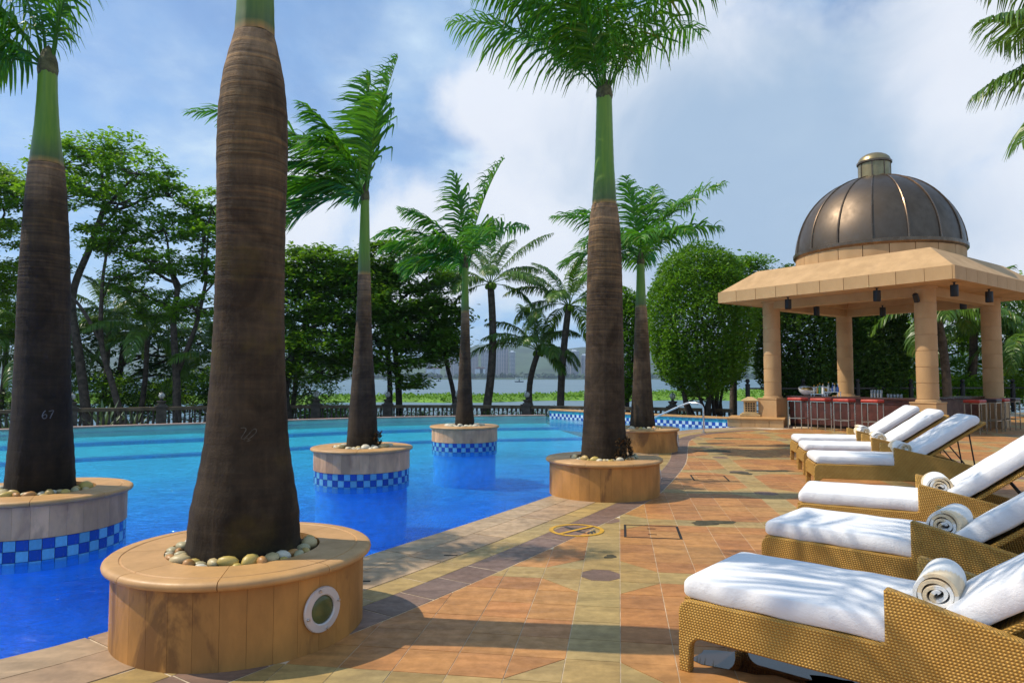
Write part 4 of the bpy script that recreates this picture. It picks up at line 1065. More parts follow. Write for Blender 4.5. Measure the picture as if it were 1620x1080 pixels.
# ------------------------------------------------------------------ palms
def frond_mesh(L, az, e0, bend, n=34, leaflet=.5, width=.036, wind=(0, 0, 0), plume=.35, droop=.5, seed=0, twist=0.0, start=.14, rach=.016, curl=0.0, fwd=.55, mat='frond_royal'):
    """one feather frond: tapering rachis and two ranks of drooping leaflets (base at origin)"""
    rr = np.random.default_rng(seed); N = 26; t = np.linspace(0, 1, N)
    el = e0 - bend * t ** 1.25; a = az + curl * t ** 1.4
    d = np.stack([np.cos(el) * np.cos(a), np.cos(el) * np.sin(a), np.sin(el)], 1)
    P_ = np.zeros((N, 3)); P_[1:] = np.cumsum((d[1:] + d[:-1]) * .5 * (L / (N - 1)), 0)
    side = np.stack([-np.sin(a), np.cos(a), 0 * a], 1); up = np.cross(side, d) * -1.0; up = np.where(up[:, 2:3] < 0, up, up)
    up = np.cross(d, side)
    V = []; F = []
    # rachis
    k = 5; rads = rach * (1 - .88 * t)
    for i in range(N):
        for j in range(k):
            q = 2 * math.pi * j / k; V.append(P_[i] + (side[i] * math.cos(q) + up[i] * math.sin(q) * .8) * rads[i])
    F += [(i * k + j, i * k + (j + 1) % k, (i + 1) * k + (j + 1) % k, (i + 1) * k + j) for i in range(N - 1) for j in range(k)]
    V = np.array(V); F = np.array(F)
    m = 2 * n; tt = np.repeat(np.linspace(start, 1.0, n), 2) + rr.uniform(-.008, .008, m); tt = tt.clip(start, 1)
    sg = np.tile([1.0, -1.0], n)
    idx = tt * (N - 1); i0 = np.floor(idx).astype(int).clip(0, N - 2); fr = (idx - i0)[:, None]
    lp = lambda A: A[i0] * (1 - fr) + A[i0 + 1] * fr
    B, D, Sd, Up = lp(P_), lp(d), lp(side), lp(up)
    x = (tt - start) / (1 - start)
    ll = leaflet * (np.sin(np.pi * (.16 + .80 * x)) ** .75) * rr.uniform(.85, 1.1, m); ll = ll.clip(.05)
    fw = (fwd + .55 * x)[:, None]
    pl = rr.normal(0, plume, m)[:, None]
    d0 = Sd * sg[:, None] + D * fw + Up * (pl + .15 + twist * sg[:, None]) + np.array(wind) * rr.uniform(.6, 1.2, m)[:, None]
    d0 /= np.linalg.norm(d0, axis=1)[:, None]
    g_ = np.array([0, 0, -1.0]); wv = np.array(wind)
    dr = (droop * rr.uniform(.6, 1.4, m))[:, None]
    d1 = d0 + g_ * dr * .8 + wv * .5; d1 /= np.linalg.norm(d1, axis=1)[:, None]
    d2 = d0 + g_ * dr * 2.0 + wv * 1.0; d2 /= np.linalg.norm(d2, axis=1)[:, None]
    l3 = (ll / 3)[:, None]
    p0 = B; p1 = p0 + d0 * l3; p2 = p1 + d1 * l3; p3 = p2 + d2 * l3
    wn = np.cross(d0, Up + rr.normal(0, .4, (m, 3))); wn /= np.linalg.norm(wn, axis=1)[:, None] + 1e-9
    w = (width * (.6 + .4 * np.sin(np.pi * x)))[:, None]
    rows = [p0 - wn * w * .35, p0 + wn * w * .35, p1 - wn * w * .5, p1 + wn * w * .5, p2 - wn * w * .42, p2 + wn * w * .42, p3 - wn * w * .06, p3 + wn * w * .06]
    V2 = np.stack(rows, 1).reshape(-1, 3); b = np.arange(m) * 8 + len(V)
    F2 = np.concatenate([np.stack([b + o, b + o + 1, b + o + 3, b + o + 2], 1) for o in (0, 2, 4)])
    return np_mesh('frond', np.concatenate([V, V2]), np.concatenate([F, F2]), mat)

def trunk_lathe(prof, cols, n=36, seed=0, lean=(0, 0), name='trunk', mat='royal_trunk'):
    """fine ring-scarred trunk: profile (r,z) resampled, colours by height (r,g,b,moss)"""
    zs = [p[1] for p in prof]; rs = [p[0] for p in prof]; z = np.linspace(zs[0], zs[-1], int((zs[-1] - zs[0]) / .028)); 
    xs = np.array(zs); r_ = np.interp(z, xs, rs)
    for _ in range(3): r_[1:-1] = (r_[:-2] + 2 * r_[1:-1] + r_[2:]) / 4
    rr = np.random.default_rng(seed); ph = rr.uniform(0, 6, 6)
    A = np.linspace(0, 2 * math.pi, n, endpoint=False)
    Z, AA = np.meshgrid(z, A, indexing='ij')
    fl = np.exp(-(Z - zs[0]) / .25)
    k = 1 + .018 * np.sin(3 * AA + ph[0] + Z * .8) + .012 * np.sin(5 * AA + ph[1] - Z * 1.7) + fl * (.03 * np.sin(7 * AA + ph[2]) + .02 * np.sin(11 * AA + ph[3])) + .006 * np.sin(Z * 2 * math.pi / .11 + np.sin(AA + ph[4]))
    RR = r_[:, None] * k; u = ((Z - zs[0]) / (zs[-1] - zs[0]))
    X = RR * np.cos(AA) + lean[0] * u ** 1.0; Y = RR * np.sin(AA) + lean[1] * u
    V = np.stack([X, Y, Z], 2).reshape(-1, 3); nz = len(z)
    i = np.arange(nz - 1)[:, None] * n; j = np.arange(n)[None, :]; j2 = (j + 1) % n
    F = np.stack([i + j, i + j2, i + n + j2, i + n + j], 2).reshape(-1, 4)
    me = np_mesh(name, V, F, mat, True)
    cz = [c[0] for c in cols]; cc = np.array([c[1] for c in cols])
    vc = np.stack([np.interp(Z.ravel(), cz, cc[:, q]) for q in range(4)], 1).astype(np.float32)
    ca = me.color_attributes.new('Col', 'FLOAT_COLOR', 'POINT'); ca.data.foreach_set('color', vc.ravel())
    return me

def royal_palm(key, label, prof, shaft, fronds, lean=(0, 0), seed=0, dark=1.0, leaflet=.55, wind=(0, 0, 0), n=36, moss=.6, **fk):
    x, y = PL[key]; t = empty('royal_palm', (x, y, .42), 0, label, 'palm tree', 'royal palms in round planters')
    P_ = [(r_, z - .42) for r_, z in prof]; top = P_[-1][1]; h = top - P_[0][1]
    D_ = dark
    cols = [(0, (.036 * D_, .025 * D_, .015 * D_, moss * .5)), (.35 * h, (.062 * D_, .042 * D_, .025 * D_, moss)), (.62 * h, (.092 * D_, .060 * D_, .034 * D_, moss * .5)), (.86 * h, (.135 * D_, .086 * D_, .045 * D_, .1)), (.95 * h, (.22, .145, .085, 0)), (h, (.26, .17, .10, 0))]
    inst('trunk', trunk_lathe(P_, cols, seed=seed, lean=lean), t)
    S_ = [(r_, z - .42) for r_, z in shaft]; sh = S_[-1][1] - S_[0][1]; z0 = S_[0][1]
    lx, ly = lean
    cols2 = [(z0, (.26, .15, .04, 0)), (z0 + .025, (.20, .15, .03, 0)), (z0 + .05, (.06, .10, .02, 0)), (z0 + .3 * sh, (.10, .21, .010, 0)), (z0 + sh, (.13, .25, .020, 0))]
    so = inst('crownshaft', trunk_lathe(S_, cols2, 28, seed + 1, (lx * .3, ly * .3), 'crownshaft', 'crownshaft'), t, (lx, ly, 0))
    cx, cy, cz = lx * 1.3, ly * 1.3, S_[-1][1]
    MB().lathe([(S_[-1][0] * 1.0, -.05), (S_[-1][0] * 1.12, .02), (S_[-1][0] * 1.0, .10), (S_[-1][0] * .6, .2), (0, .26)], 14).build('crown_base', 'crown_fibre', t, 60, (cx, cy, cz - .03))
    for k, f_ in enumerate(fronds):
        az, el, L, bend = f_[:4]; kw = dict(leaflet=leaflet, wind=wind, seed=seed * 100 + k, n=n); kw.update(fk)
        if len(f_) > 4: kw.update(f_[4])
        a = R(az); o_ = S_[-1][0] * .5
        inst('frond', frond_mesh(L, a, R(el), R(bend), **kw), t, (cx + o_ * math.cos(a), cy + o_ * math.sin(a), cz + .02))
    return t

def ring(n, el, L, bend, off=0, jit=10, seed=0):
    rr = np.random.default_rng(seed); return [(off + k * 360 / n + rr.uniform(-jit, jit), el + rr.uniform(-6, 6), L * rr.uniform(.9, 1.1), bend + rr.uniform(-10, 10)) for k in range(n)]
royal_palm('P1', 'thick dark royal palm trunk with numbered scar, standing in the porthole planter',
    [(.325, .42), (.315, .5), (.308, .66), (.27, .86), (.235, 1.08), (.212, 1.44), (.199, 1.8), (.196, 2.2), (.199, 2.5), (.207, 2.82), (.202, 3.08), (.180, 3.3), (.145, 3.46), (.120, 3.56)],
    [(.116, 3.565), (.108, 3.8), (.10, 4.2), (.085, 4.75)],
    ring(7, 52, 2.5, 55, 10, 8, 1) + ring(5, 72, 2.3, 45, 30, 8, 2), lean=(.0, 0), seed=11, leaflet=.6, n=44, moss=1.2, dark=.95)
royal_palm('P2', 'dark royal palm with the number 67 chalked on its trunk',
    [(.275, .42), (.268, .5), (.255, .75), (.232, 1.1), (.213, 1.8), (.205, 2.3), (.185, 2.8), (.160, 3.2), (.143, 3.42)],
    [(.140, 3.425), (.13, 3.5), (.10, 3.8), (.083, 4.1), (.078, 4.34)],
    [(195, 62, 2.0, 95), (170, 44, 1.5, 90), (235, 60, 1.5, 90), (10, 85, 1.9, 12), (140, 76, 1.9, 60), (185, 80, 2.0, 50), (345, 84, 1.7, 16), (215, 34, 1.2, 80), (180, 20, 1.1, 70)],
    lean=(-.06, 0), seed=23, leaflet=.48, n=52, moss=.1, dark=.55, droop=1.3)
royal_palm('P3', 'windswept royal palm with upright fronds standing in the pool',
    [(.225, .42), (.22, .55), (.205, .85), (.180, 1.2), (.145, 1.7), (.118, 2.2), (.105, 2.6), (.095, 2.97)],
    [(.090, 2.975), (.086, 3.2), (.072, 3.7), (.060, 4.15)],
    [(20, 84, 2.25, 12, dict(leaflet=.62)), (100, 86, 2.05, 10, dict(leaflet=.6)), (180, 74, 1.75, 40), (200, 58, 1.75, 85), (183, 52, 3.0, 60), (172, 50, 1.85, 85), (190, 26, 1.5, 70), (225, 20, 1.35, 75), (150, 36, 1.6, 80), (250, 52, 1.5, 80), (110, 46, 1.5, 80), (178, 5, 1.3, 60), (300, 78, 1.5, 40)],
    lean=(0, 0), seed=31, leaflet=.64, wind=(-.75, 0, .05), n=58, droop=.55, dark=.95, width=.042, moss=.2)
royal_palm('P4', 'slender royal palm in the pool planter farthest from the deck',
    [(.205, .42), (.20, .55), (.165, .95), (.135, 1.5), (.11, 2.1), (.095, 2.55), (.088, 2.83)],
    [(.084, 2.835), (.08, 3.1), (.066, 3.5), (.056, 3.85)],
    [(180, 52, 2.2, 80, dict(leaflet=.6)), (195, 40, 1.9, 75), (165, 30, 1.6, 70), (12, 80, 2.5, 20, dict(leaflet=.66)), (120, 84, 2.3, 22), (70, 66, 1.9, 60), (185, 68, 1.9, 60), (10, 64, 1.7, 70), (240, 45, 1.5, 80), (300, 55, 1.5, 80), (100, 40, 1.5, 80), (210, 12, 1.4, 60)],
    seed=41, leaflet=.64, wind=(-.5, 0, 0), n=60, droop=.7, dark=.95, width=.048, moss=.2)
royal_palm('P5', 'tall royal palm with bright green crownshaft beside the no diving mark',
    [(.295, .42), (.285, .55), (.265, .9), (.25, 1.4), (.237, 2.0), (.228, 2.6), (.220, 3.0), (.205, 3.3), (.183, 3.55), (.165, 3.67)],
    [(.158, 3.675), (.152, 3.8), (.125, 4.2), (.110, 4.7), (.100, 5.14)],
    [(178, 66, 3.0, 52), (196, 60, 2.9, 55), (160, 68, 2.9, 50), (222, 62, 2.5, 60), (255, 68, 2.5, 60), (300, 70, 2.4, 60), (340, 68, 2.2, 60), (5, 74, 2.5, 50), (25, 66, 2.1, 65), (80, 68, 2.4, 60), (120, 66, 2.5, 58), (0, 82, 2.8, 30), (180, 80, 2.9, 30), (270, 82, 2.6, 40), (186, 48, 2.2, 55), (240, 58, 1.4, 40)],
    lean=(.03, 0), seed=53, leaflet=.78, wind=(-.2, 0, -.05), n=54, droop=1.05, dark=1.0, width=.036, moss=.2)
royal_palm('P6', 'royal palm with arching fronds beside the steel handrail',
    [(.255, .42), (.245, .55), (.215, .9), (.18, 1.45), (.155, 2.1), (.13, 2.6), (.115, 2.87)],
    [(.110, 2.875), (.10, 3.1), (.085, 3.5), (.075, 3.82)],
    [(5, 66, 2.5, 52, dict(leaflet=.66)), (350, 52, 1.8, 70), (185, 58, 2.1, 72), (170, 28, 1.7, 70), (215, 40, 1.7, 80), (60, 76, 2.0, 30), (110, 82, 2.0, 18), (160, 66, 1.8, 55), (20, 70, 1.9, 45), (300, 52, 1.5, 85), (260, 45, 1.5, 85), (80, 40, 1.6, 80), (205, 8, 1.4, 60)],
    seed=61, leaflet=.62, wind=(-.2, 0, 0), n=60, droop=.6, dark=1.15, width=.045, moss=.1)
# chalked number on the second palm, wrapped on the bark
x2, y2 = PL['P2']; pt = [o for o in bpy.data.objects if o.get('label', '').startswith('dark royal palm with the number 67')][0]
def on_trunk(s, z, rad, face): return (rad * math.cos(face + s / rad), rad * math.sin(face + s / rad), z)
face2 = math.atan2(-y2, -x2)
six = [(-.022 + .000, .062), (-.036, .045), (-.044, .022), (-.042, .0), (-.028, -.008), (-.014, .002), (-.013, .020), (-.024, .030), (-.040, .018)]
sev = [(.002, .055), (.036, .060), (.026, .03), (.012, -.008)]
for st_ in (six, sev):
    pth = [on_trunk(a_ + .02, 1.10 - .42 + b_, .2345, face2) for a_, b_ in catmull([(a__, b__) for a__, b__ in st_], .006)]
    m_ = MB(); m_.tube([(p[0] + .019, p[1], p[2]) for p in pth], .0042, 5); m_.build('painted_number', 'chalk', pt)
x1, y1 = PL['P1']; pt1 = [o for o in bpy.data.objects if o.get('label', '').startswith('thick dark royal palm')][0]
face1 = math.atan2(-y1, -x1)
for st_ in ([(-.048, .035), (-.03, .038), (-.02, .028), (-.032, .004), (-.046, -.022), (-.03, -.025), (-.012, -.018)], [(-.01, -.03), (.012, -.012), (.034, .012), (.030, .030), (.014, .024), (-.006, .0), (-.030, -.026), (-.016, -.04), (.004, -.032)]):
    pth = [on_trunk(a_ + .015, 1.13 - .42 + b_, .2335, face1) for a_, b_ in catmull(st_, .006)]
    m_ = MB(); m_.tube([(p[0], p[1], p[2]) for p in pth], .0020, 5); m_.build('painted_number', 'chalk_faint', pt1)

def coconut(label, base, top, r0, r1, fronds, bow=(0, 0), seed=0, mat='frond_coconut', leaflet=.85, n=62, group='coconut palms', coir=True, **fk):
    t = empty('coconut_palm', base, 0, label, 'palm tree', group)
    b = np.array(base); d = np.array(top) - b; pts = []; K = 14
    for k in range(K):
        u = k / (K - 1); pts.append((d[0] * u + bow[0] * math.sin(math.pi * u), d[1] * u + bow[1] * math.sin(math.pi * u), d[2] * u))
    m_ = MB(); m_.tube(pts, [r0 + (r1 - r0) * (k / (K - 1)) ** .5 for k in range(K)], 12); m_.build('trunk', 'bark', t, 60)
    if coir:
        rr = np.random.default_rng(seed + 5)
        for k in range(7):
            a = k * 2.4; s_ = rr.uniform(.09, .13)
            MB().lathe([(s_ * math.sin(q), -s_ * 1.25 * math.cos(q)) for q in np.linspace(0, math.pi, 7)], 8).build('coconut', 'leaf_bright', t, 180, (d[0] + .19 * math.cos(a), d[1] + .19 * math.sin(a), d[2] - .05 - .02 * k))
    for k, f_ in enumerate(fronds):
        az, el, L, bend = f_[:4]; kw = dict(leaflet=leaflet, seed=seed * 100 + k, n=n, plume=.08, droop=1.1, width=.062, rach=.03, start=.2, mat=mat); kw.update(fk)
        if len(f_) > 4: kw.update(f_[4])
        inst('frond', frond_mesh(L, R(az), R(el), R(bend), **kw), t, tuple(d + np.array((.05 * math.cos(R(az)), .05 * math.sin(R(az)), .05))))
    return t
def cring(n, seed, L=3.0):
    rr = np.random.default_rng(seed); o = []
    for k in range(n):
        q = k / n; o.append((k * 137.5 + rr.uniform(-12, 12), 78 - 88 * q + rr.uniform(-6, 6), L * rr.uniform(.85, 1.1), 55 + 45 * q + rr.uniform(-10, 10)))
    return o
G0 = -.87
coconut('tall coconut palm with slightly bowed trunk rising behind the balustrade', (-1.35, 33, G0), (-1.05, 33.2, 6.0), .24, .17, [(15, 58, 4.2, 40), (40, 42, 3.6, 60), (0, 25, 3.2, 80), (165, 60, 3.4, 60), (195, 35, 3.2, 80), (90, 80, 4.0, 30), (270, 40, 3, 90), (320, 30, 3, 80), (230, 20, 2.8, 80), (140, 30, 3, 80), (350, -5, 2.6, 60), (190, -10, 2.6, 60), (60, 70, 3.6, 50), (120, 66, 3.4, 60)], (.25, 0), 71)
coconut('low coconut palm with crooked trunk and drooping fronds in front of the lake', (1.05, 33.6, G0), (1.3, 33.6, 2.75), .17, .14, [(188, 22, 4.2, 72), (170, 62, 3.2, 80), (150, 40, 3, 80), (20, 60, 2.6, 90), (340, 20, 2.4, 90), (0, 5, 2.2, 70), (290, 30, 2.2, 90), (250, 45, 2.6, 90), (90, 70, 3.2, 50), (120, 75, 3.2, 50), (60, 50, 3, 70), (205, 40, 3.2, 70), (315, -5, 2.0, 70)], (-.32, 0), 72)
coconut('dark coconut palm leaning beside the large royal palm, fronds drooping on both sides', (2.3, 32.8, G0), (2.75, 33.0, 4.9), .2, .16, cring(15, 73, 3.4) + [(350, 30, 3.4, 80), (180, 45, 3.4, 80), (0, 0, 3, 55)], (-.1, 0), 73)
coconut('coconut palm with a golden young frond seen through the pavilion columns', (17.3, 27.2, 0), (17.0, 27.2, 4.0), .19, .15, cring(13, 74, 2.8) + [(225, 50, 1.7, 110, dict(mat='frond_gold')), (320, 40, 1.7, 110, dict(mat='frond_gold')), (300, 20, 3.2, 70)], (.1, 0), 74)
coconut('shaded coconut palm behind the pavilion beside the trimmed hedge tree', (16.0, 30.5, -.5), (16.2, 30.6, 4.9), .2, .15, cring(14, 75, 3.2), (.1, 0), 75)
coconut('coconut palm with long arching fronds at the right end of the railing', (22.3, 28.8, 0), (22.0, 28.8, 3.3), .2, .16, cring(15, 76, 3.4), (.2, 0), 76, 'frond_coconut')
coconut('coconut palm half hidden behind the right hand pavilion column', (20.3, 30.5, 0), (20.6, 30.4, 3.9), .2, .16, cring(14, 77, 3.3), (.1, 0), 77)
coconut('palm beside the loungers whose frond tips hang in from above', (8.1, 7.6, 0), (7.42, 7.8, 5.0), .2, .15, [(182, 38, 2.05, 50, dict(leaflet=.7)), (190, -12, 2.0, 40, dict(leaflet=.75)), (172, 18, 1.9, 55, dict(leaflet=.66)), (215, 55, 2.2, 70), (20, 50, 2.4, 60), (60, 55, 2.4, 70), (100, 60, 2.4, 60), (300, 55, 2.4, 70), (340, 60, 2.4, 60), (255, 60, 2.3, 70), (140, 70, 2.4, 50), (0, 80, 2.4, 30)], (.1, 0), 78, n=70, width=.036, group='coconut palms')
for k, (x, y, zt, L, lab) in enumerate([(-24.5, 34.5, 2.4, 3.6, 'bushy palm among trees behind the palm numbered 67'), (-19.3, 35.5, 3.6, 3.8, 'bushy palm between the leaning trunks by the lake'), (-15.6, 35.6, 2.2, 3.4, 'low bushy palm left of the thick dark royal palm'), (-22.5, 37.5, 4.6, 3.6, 'taller bushy palm behind the leaning trunks'), (-27.0, 36.0, 3.6, 3.8, 'bushy palm at the far left of the lake bank'), (-11.8, 36.5, 3.0, 3.0, 'shaded palm behind the thick dark royal palm trunk')]):
    coconut(lab, (x, y, G0), (x + .3, y, zt), .15, .12, cring(14, 80 + k, L), (.1, 0), 80 + k, 'frond_coconut', group='bushy palms under the trees', coir=False)

# ------------------------------------------------------------------ leafy trees
def leaves(C, size, rr, flat_up=.6, aspect=.5, droop=.1):
    n = len(C); az = rr.uniform(0, 2 * math.pi, n); el = rr.normal(-droop, .35, n); s = size * rr.uniform(.65, 1.3, n)
    t_ = np.stack([np.cos(az) * np.cos(el), np.sin(az) * np.cos(el), np.sin(el)], 1)
    up = np.stack([rr.normal(0, 1 - flat_up, n), rr.normal(0, 1 - flat_up, n), np.ones(n)], 1)
    s_ = np.cross(up, t_); s_ /= np.linalg.norm(s_, axis=1)[:, None] + 1e-9; nn = np.cross(t_, s_)
    l = s[:, None]; w = l * aspect
    V = np.stack([C, C + t_ * l * .5 + s_ * w * .5 + nn * w * .12, C + t_ * l, C + t_ * l * .5 - s_ * w * .5 + nn * w * .12], 1).reshape(-1, 3)
    b = np.arange(n)[:, None] * 4
    return V, np.concatenate([b + np.array([[0, 1, 2]]), b + np.array([[0, 2, 3]])])
def limb(m_, a, b, r0, r1, rr, wob=.06, n=6):
    a, b = np.array(a, float), np.array(b, float); L = np.linalg.norm(b - a); pts = []
    o = rr.normal(0, wob * L, 3); o2 = rr.normal(0, wob * L * .6, 3)
    for k in range(n):
        u = k / (n - 1); pts.append(tuple(a * (1 - u) + b * u + o * math.sin(math.pi * u) + o2 * math.sin(2 * math.pi * u)))
    m_.tube(pts, [r0 + (r1 - r0) * k / (n - 1) for k in range(n)], 7, False); return pts
def tree(name, label, base, trunks, lobes, nclump, per, size, crad, mat, seed, cat='tree', group=None, flat=.45, shell=.55, bark='bark', aspect=.5, wood=True, flat_up=.6, droop=.1, skip=0.0, twigs=5):
    """trunks: list of polylines [(x,y,z)...] with start radius; lobes: (x,y,z,rx,ry,rz) in world space"""
    rr = np.random.default_rng(seed); b = np.array(base, float)
    t = empty(name, base, 0, label, cat, group)
    lob = np.array(lobes, float); lob[:, :3] -= b
    vol = (lob[:, 3] * lob[:, 4] * lob[:, 5]) ** .67; pr_ = vol / vol.sum()
    k = rr.choice(len(lob), nclump, p=pr_); d = rr.normal(size=(nclump, 3)); d /= np.linalg.norm(d, axis=1)[:, None]
    rad = rr.uniform(0, 1, nclump) ** (1 / 3) * (1 - shell) + shell * rr.uniform(.75, 1.0, nclump)
    C = lob[k, :3] + d * rad[:, None] * lob[k, 3:]
    n = nclump * per; ck = np.repeat(np.arange(nclump), per)
    off = rr.normal(size=(n, 3)) * np.array([1, 1, flat]) * (crad * rr.uniform(.6, 1.3, nclump))[ck][:, None] * .55
    V, F = leaves(C[ck] + off, size, rr, flat_up, aspect, droop)
    inst('crown', np_mesh('crown', V, F, mat), t)
    if wood:
        m_ = MB(); tops = []
        for path, r0, r1 in trunks:
            P_ = catmull([np.array(p) - b for p in path], .4); m_.tube([tuple(p) for p in P_], list(np.linspace(r0, r1, len(P_))), 10, False); tops.append((P_, r1))
        for q, lb in enumerate(lob):
            P_, r1 = min(tops, key=lambda T_: np.linalg.norm(T_[0][-1] - lb[:3])); 
            lo = P_[int(len(P_) * .55):]; dd = np.linalg.norm(lo - (lb[:3] - np.array([0, 0, 1.0 + .25 * np.linalg.norm(lo[-1] - lb[:3])])), axis=1); st_ = lo[int(dd.argmin())]
            limb(m_, st_, lb[:3] - np.array((0, 0, lb[5] * .3)), r1 * .75, .035, rr)
            own = np.where(k == q)[0][:twigs]
            for c in own: limb(m_, lb[:3] - np.array((0, 0, lb[5] * .3)), C[c], .035, .012, rr, .1, 4)
        m_.build('trunk', bark, t, 60)
    return t
TG = 'trees along the lake bank'
def pxl(lst, D, rd=None):
    return lst
# world-space lobes (x, y, z, rx, ry, rz)
tree('shade_tree', 'tall airy tree with open layered crown behind the palm numbered 67', (-20.7, 33.5, G0),
     [([(-20.7, 33.5, G0), (-21.3, 33.6, 2.5), (-22.0, 34, 5.5), (-21.4, 34.4, 8.2), (-20.9, 34.5, 10)], .24, .13), ([(-22.0, 34, 5.5), (-23.2, 34.2, 8), (-23.6, 34, 10.2)], .13, .08)],
     [(-20.9, 34.6, 13.2, 2.3, 2.2, .9), (-23.2, 34.6, 12.6, 2.0, 2.0, .9), (-19.0, 34.2, 12.0, 1.9, 1.9, .8), (-22.2, 33.4, 10.6, 2.3, 2.0, .8), (-19.6, 33.6, 10.3, 1.7, 1.7, .7), (-24.6, 34, 10.6, 1.6, 1.8, .9), (-21.3, 35.6, 11.6, 2.4, 1.8, .7), (-17.6, 34.6, 10.9, 1.2, 1.3, .5), (-20.3, 34, 9.0, 1.4, 1.4, .5)],
     250, 44, .26, .46, 'leaf_airy', 101, group=TG, flat=.32, flat_up=.75, aspect=.55, twigs=14)
tree('shade_tree', 'second airy tree with bright layered foliage left of the thick dark royal palm', (-16.4, 33.6, G0),
     [([(-16.4, 33.6, G0), (-16.6, 33.8, 1.6), (-17.0, 34.2, 4.2), (-16.9, 34.4, 6.2)], .22, .12), ([(-16.6, 33.8, 1.6), (-15.8, 34, 4), (-15.4, 34.2, 6.4)], .14, .08)],
     [(-15.4, 34.6, 10.4, 1.5, 1.6, .8), (-17.8, 34.6, 9.2, 1.9, 1.8, .8), (-15.4, 34.2, 8.6, 1.6, 1.6, .8), (-19.4, 34.4, 8.0, 1.7, 1.6, .7), (-17.2, 33.8, 7.2, 2.1, 1.8, .7), (-14.9, 34.4, 6.8, 1.4, 1.5, .8), (-18.8, 34.4, 6.0, 1.6, 1.5, .6), (-15.6, 33.6, 5.0, 1.5, 1.4, .6), (-17.6, 35.2, 4.8, 1.8, 1.5, .7), (-16.2, 34.8, 9.8, 1.6, 1.5, .6)],
     290, 44, .25, .44, 'leaf_airy', 102, group=TG, flat=.34, flat_up=.72, aspect=.55, twigs=12)
tree('shade_tree', 'slim forked tree with sparse leaves between the two airy trees', (-18.6, 32.9, G0),
     [([(-18.6, 32.9, G0), (-19.3, 33, 1.2), (-20.0, 33.2, 3.2), (-20.1, 33.3, 6.0), (-20.0, 33.4, 7.6)], .17, .06), ([(-20.0, 33.2, 3.2), (-21.2, 33.3, 5), (-22.6, 33.4, 6.4)], .11, .05)],
     [(-20.0, 33.4, 8.2, 1.0, 1, .6), (-22.8, 33.4, 7.0, 1.1, 1, .5), (-19.6, 33.6, 6.6, .9, .9, .4)], 70, 50, .22, .5, 'leaf_airy', 103, group=TG, flat=.34, flat_up=.72)
tree('shade_tree', 'yellowish leafy tree whose limb reaches in from the left of the lake bank', (-29.6, 34, G0),
     [([(-29.6, 34, G0), (-29.2, 34, 4), (-28.2, 34, 7)], .3, .16)],
     [(-25.9, 34, 10.8, 1.7, 1.8, .8), (-27.6, 34.5, 12.0, 1.8, 1.8, 1), (-26.2, 34.5, 8.8, 1.8, 1.8, .8), (-26.0, 34.8, 6.6, 1.6, 1.6, 1.0), (-27.8, 34, 9.2, 2, 1.8, 1.1), (-25.4, 35.2, 4.2, 1.4, 1.5, 1.1), (-28, 35, 6, 2.2, 2, 1.4)],
     330, 55, .25, .62, 'leaf_bright', 104, group=TG, flat=.36)
tree('almond_tree', 'dense dark almond tree with tiered branches on the lake bank', (-10.1, 31.2, G0),
     [([(-10.1, 31.2, G0), (-10.5, 31.6, 1.0), (-10.0, 32.2, 3.2), (-9.4, 32.6, 5.4)], .24, .14)],
     [(-9.3, 32.6, 7.0, 2.0, 1.8, .75), (-10.8, 32.4, 6.0, 1.6, 1.6, .7), (-8.0, 32.6, 6.0, 2.3, 1.9, .7), (-9.8, 32.2, 4.8, 2.0, 1.8, .7), (-7.6, 32.2, 4.5, 2.3, 1.8, .75), (-10.8, 32.2, 3.4, 1.4, 1.5, .7), (-8.8, 31.8, 3.0, 2.1, 1.7, .8), (-9.0, 31.8, 1.8, 1.5, 1.3, .6), (-11.0, 31.8, 1.7, 1.1, 1.2, .6)],
     560, 46, .25, .6, 'leaf_almond', 111, group=TG, flat=.3, bark='bark_dark', flat_up=.75, aspect=.6)
tree('almond_tree', 'dark almond tree with twin trunks and large glossy leaves beside the slender royal palm', (-5.4, 33, G0),
     [([(-5.4, 33, G0), (-5.5, 33, 1.4), (-5.7, 33, 3.2), (-5.9, 33, 5.2)], .17, .12), ([(-5.9, 33.2, G0), (-5.95, 33.2, 1.6), (-6.2, 33.2, 4.2)], .14, .1)],
     [(-5.9, 33, 7.2, 2.0, 1.8, .8), (-4.3, 33, 6.3, 1.9, 1.7, .75), (-7.2, 33, 6.2, 1.6, 1.6, .7), (-5.4, 32.6, 5.1, 2.3, 1.8, .75), (-3.8, 32.8, 4.6, 1.4, 1.4, .7), (-6.6, 32.4, 3.7, 2.0, 1.6, .8), (-4.6, 32.4, 3.4, 1.9, 1.5, .7), (-3.5, 32.6, 2.6, .9, .9, .55), (-5.6, 32.2, 2.3, 1.5, 1.3, .55), (-4.9, 32.2, 1.3, .7, .7, .4), (-7.4, 32.2, 2.4, 1.0, 1.0, .5)],
     600, 46, .25, .58, 'leaf_almond', 112, group=TG, flat=.3, bark='bark_dark', flat_up=.75, aspect=.62)
tree('almond_tree', 'small leaning almond tree between the twin trunked tree and the bowed coconut palm', (-2.7, 33, G0),
     [([(-2.7, 33, G0), (-2.8, 33, .6), (-3.1, 33, 1.9), (-3.3, 33, 2.8)], .13, .09)], [(-3.4, 33, 3.3, 1.0, 1.1, .8), (-2.9, 33.4, 4.4, .8, .9, .6)], 90, 44, .24, .5, 'leaf_almond', 113, group=TG, bark='bark_dark', flat_up=.75, aspect=.62)
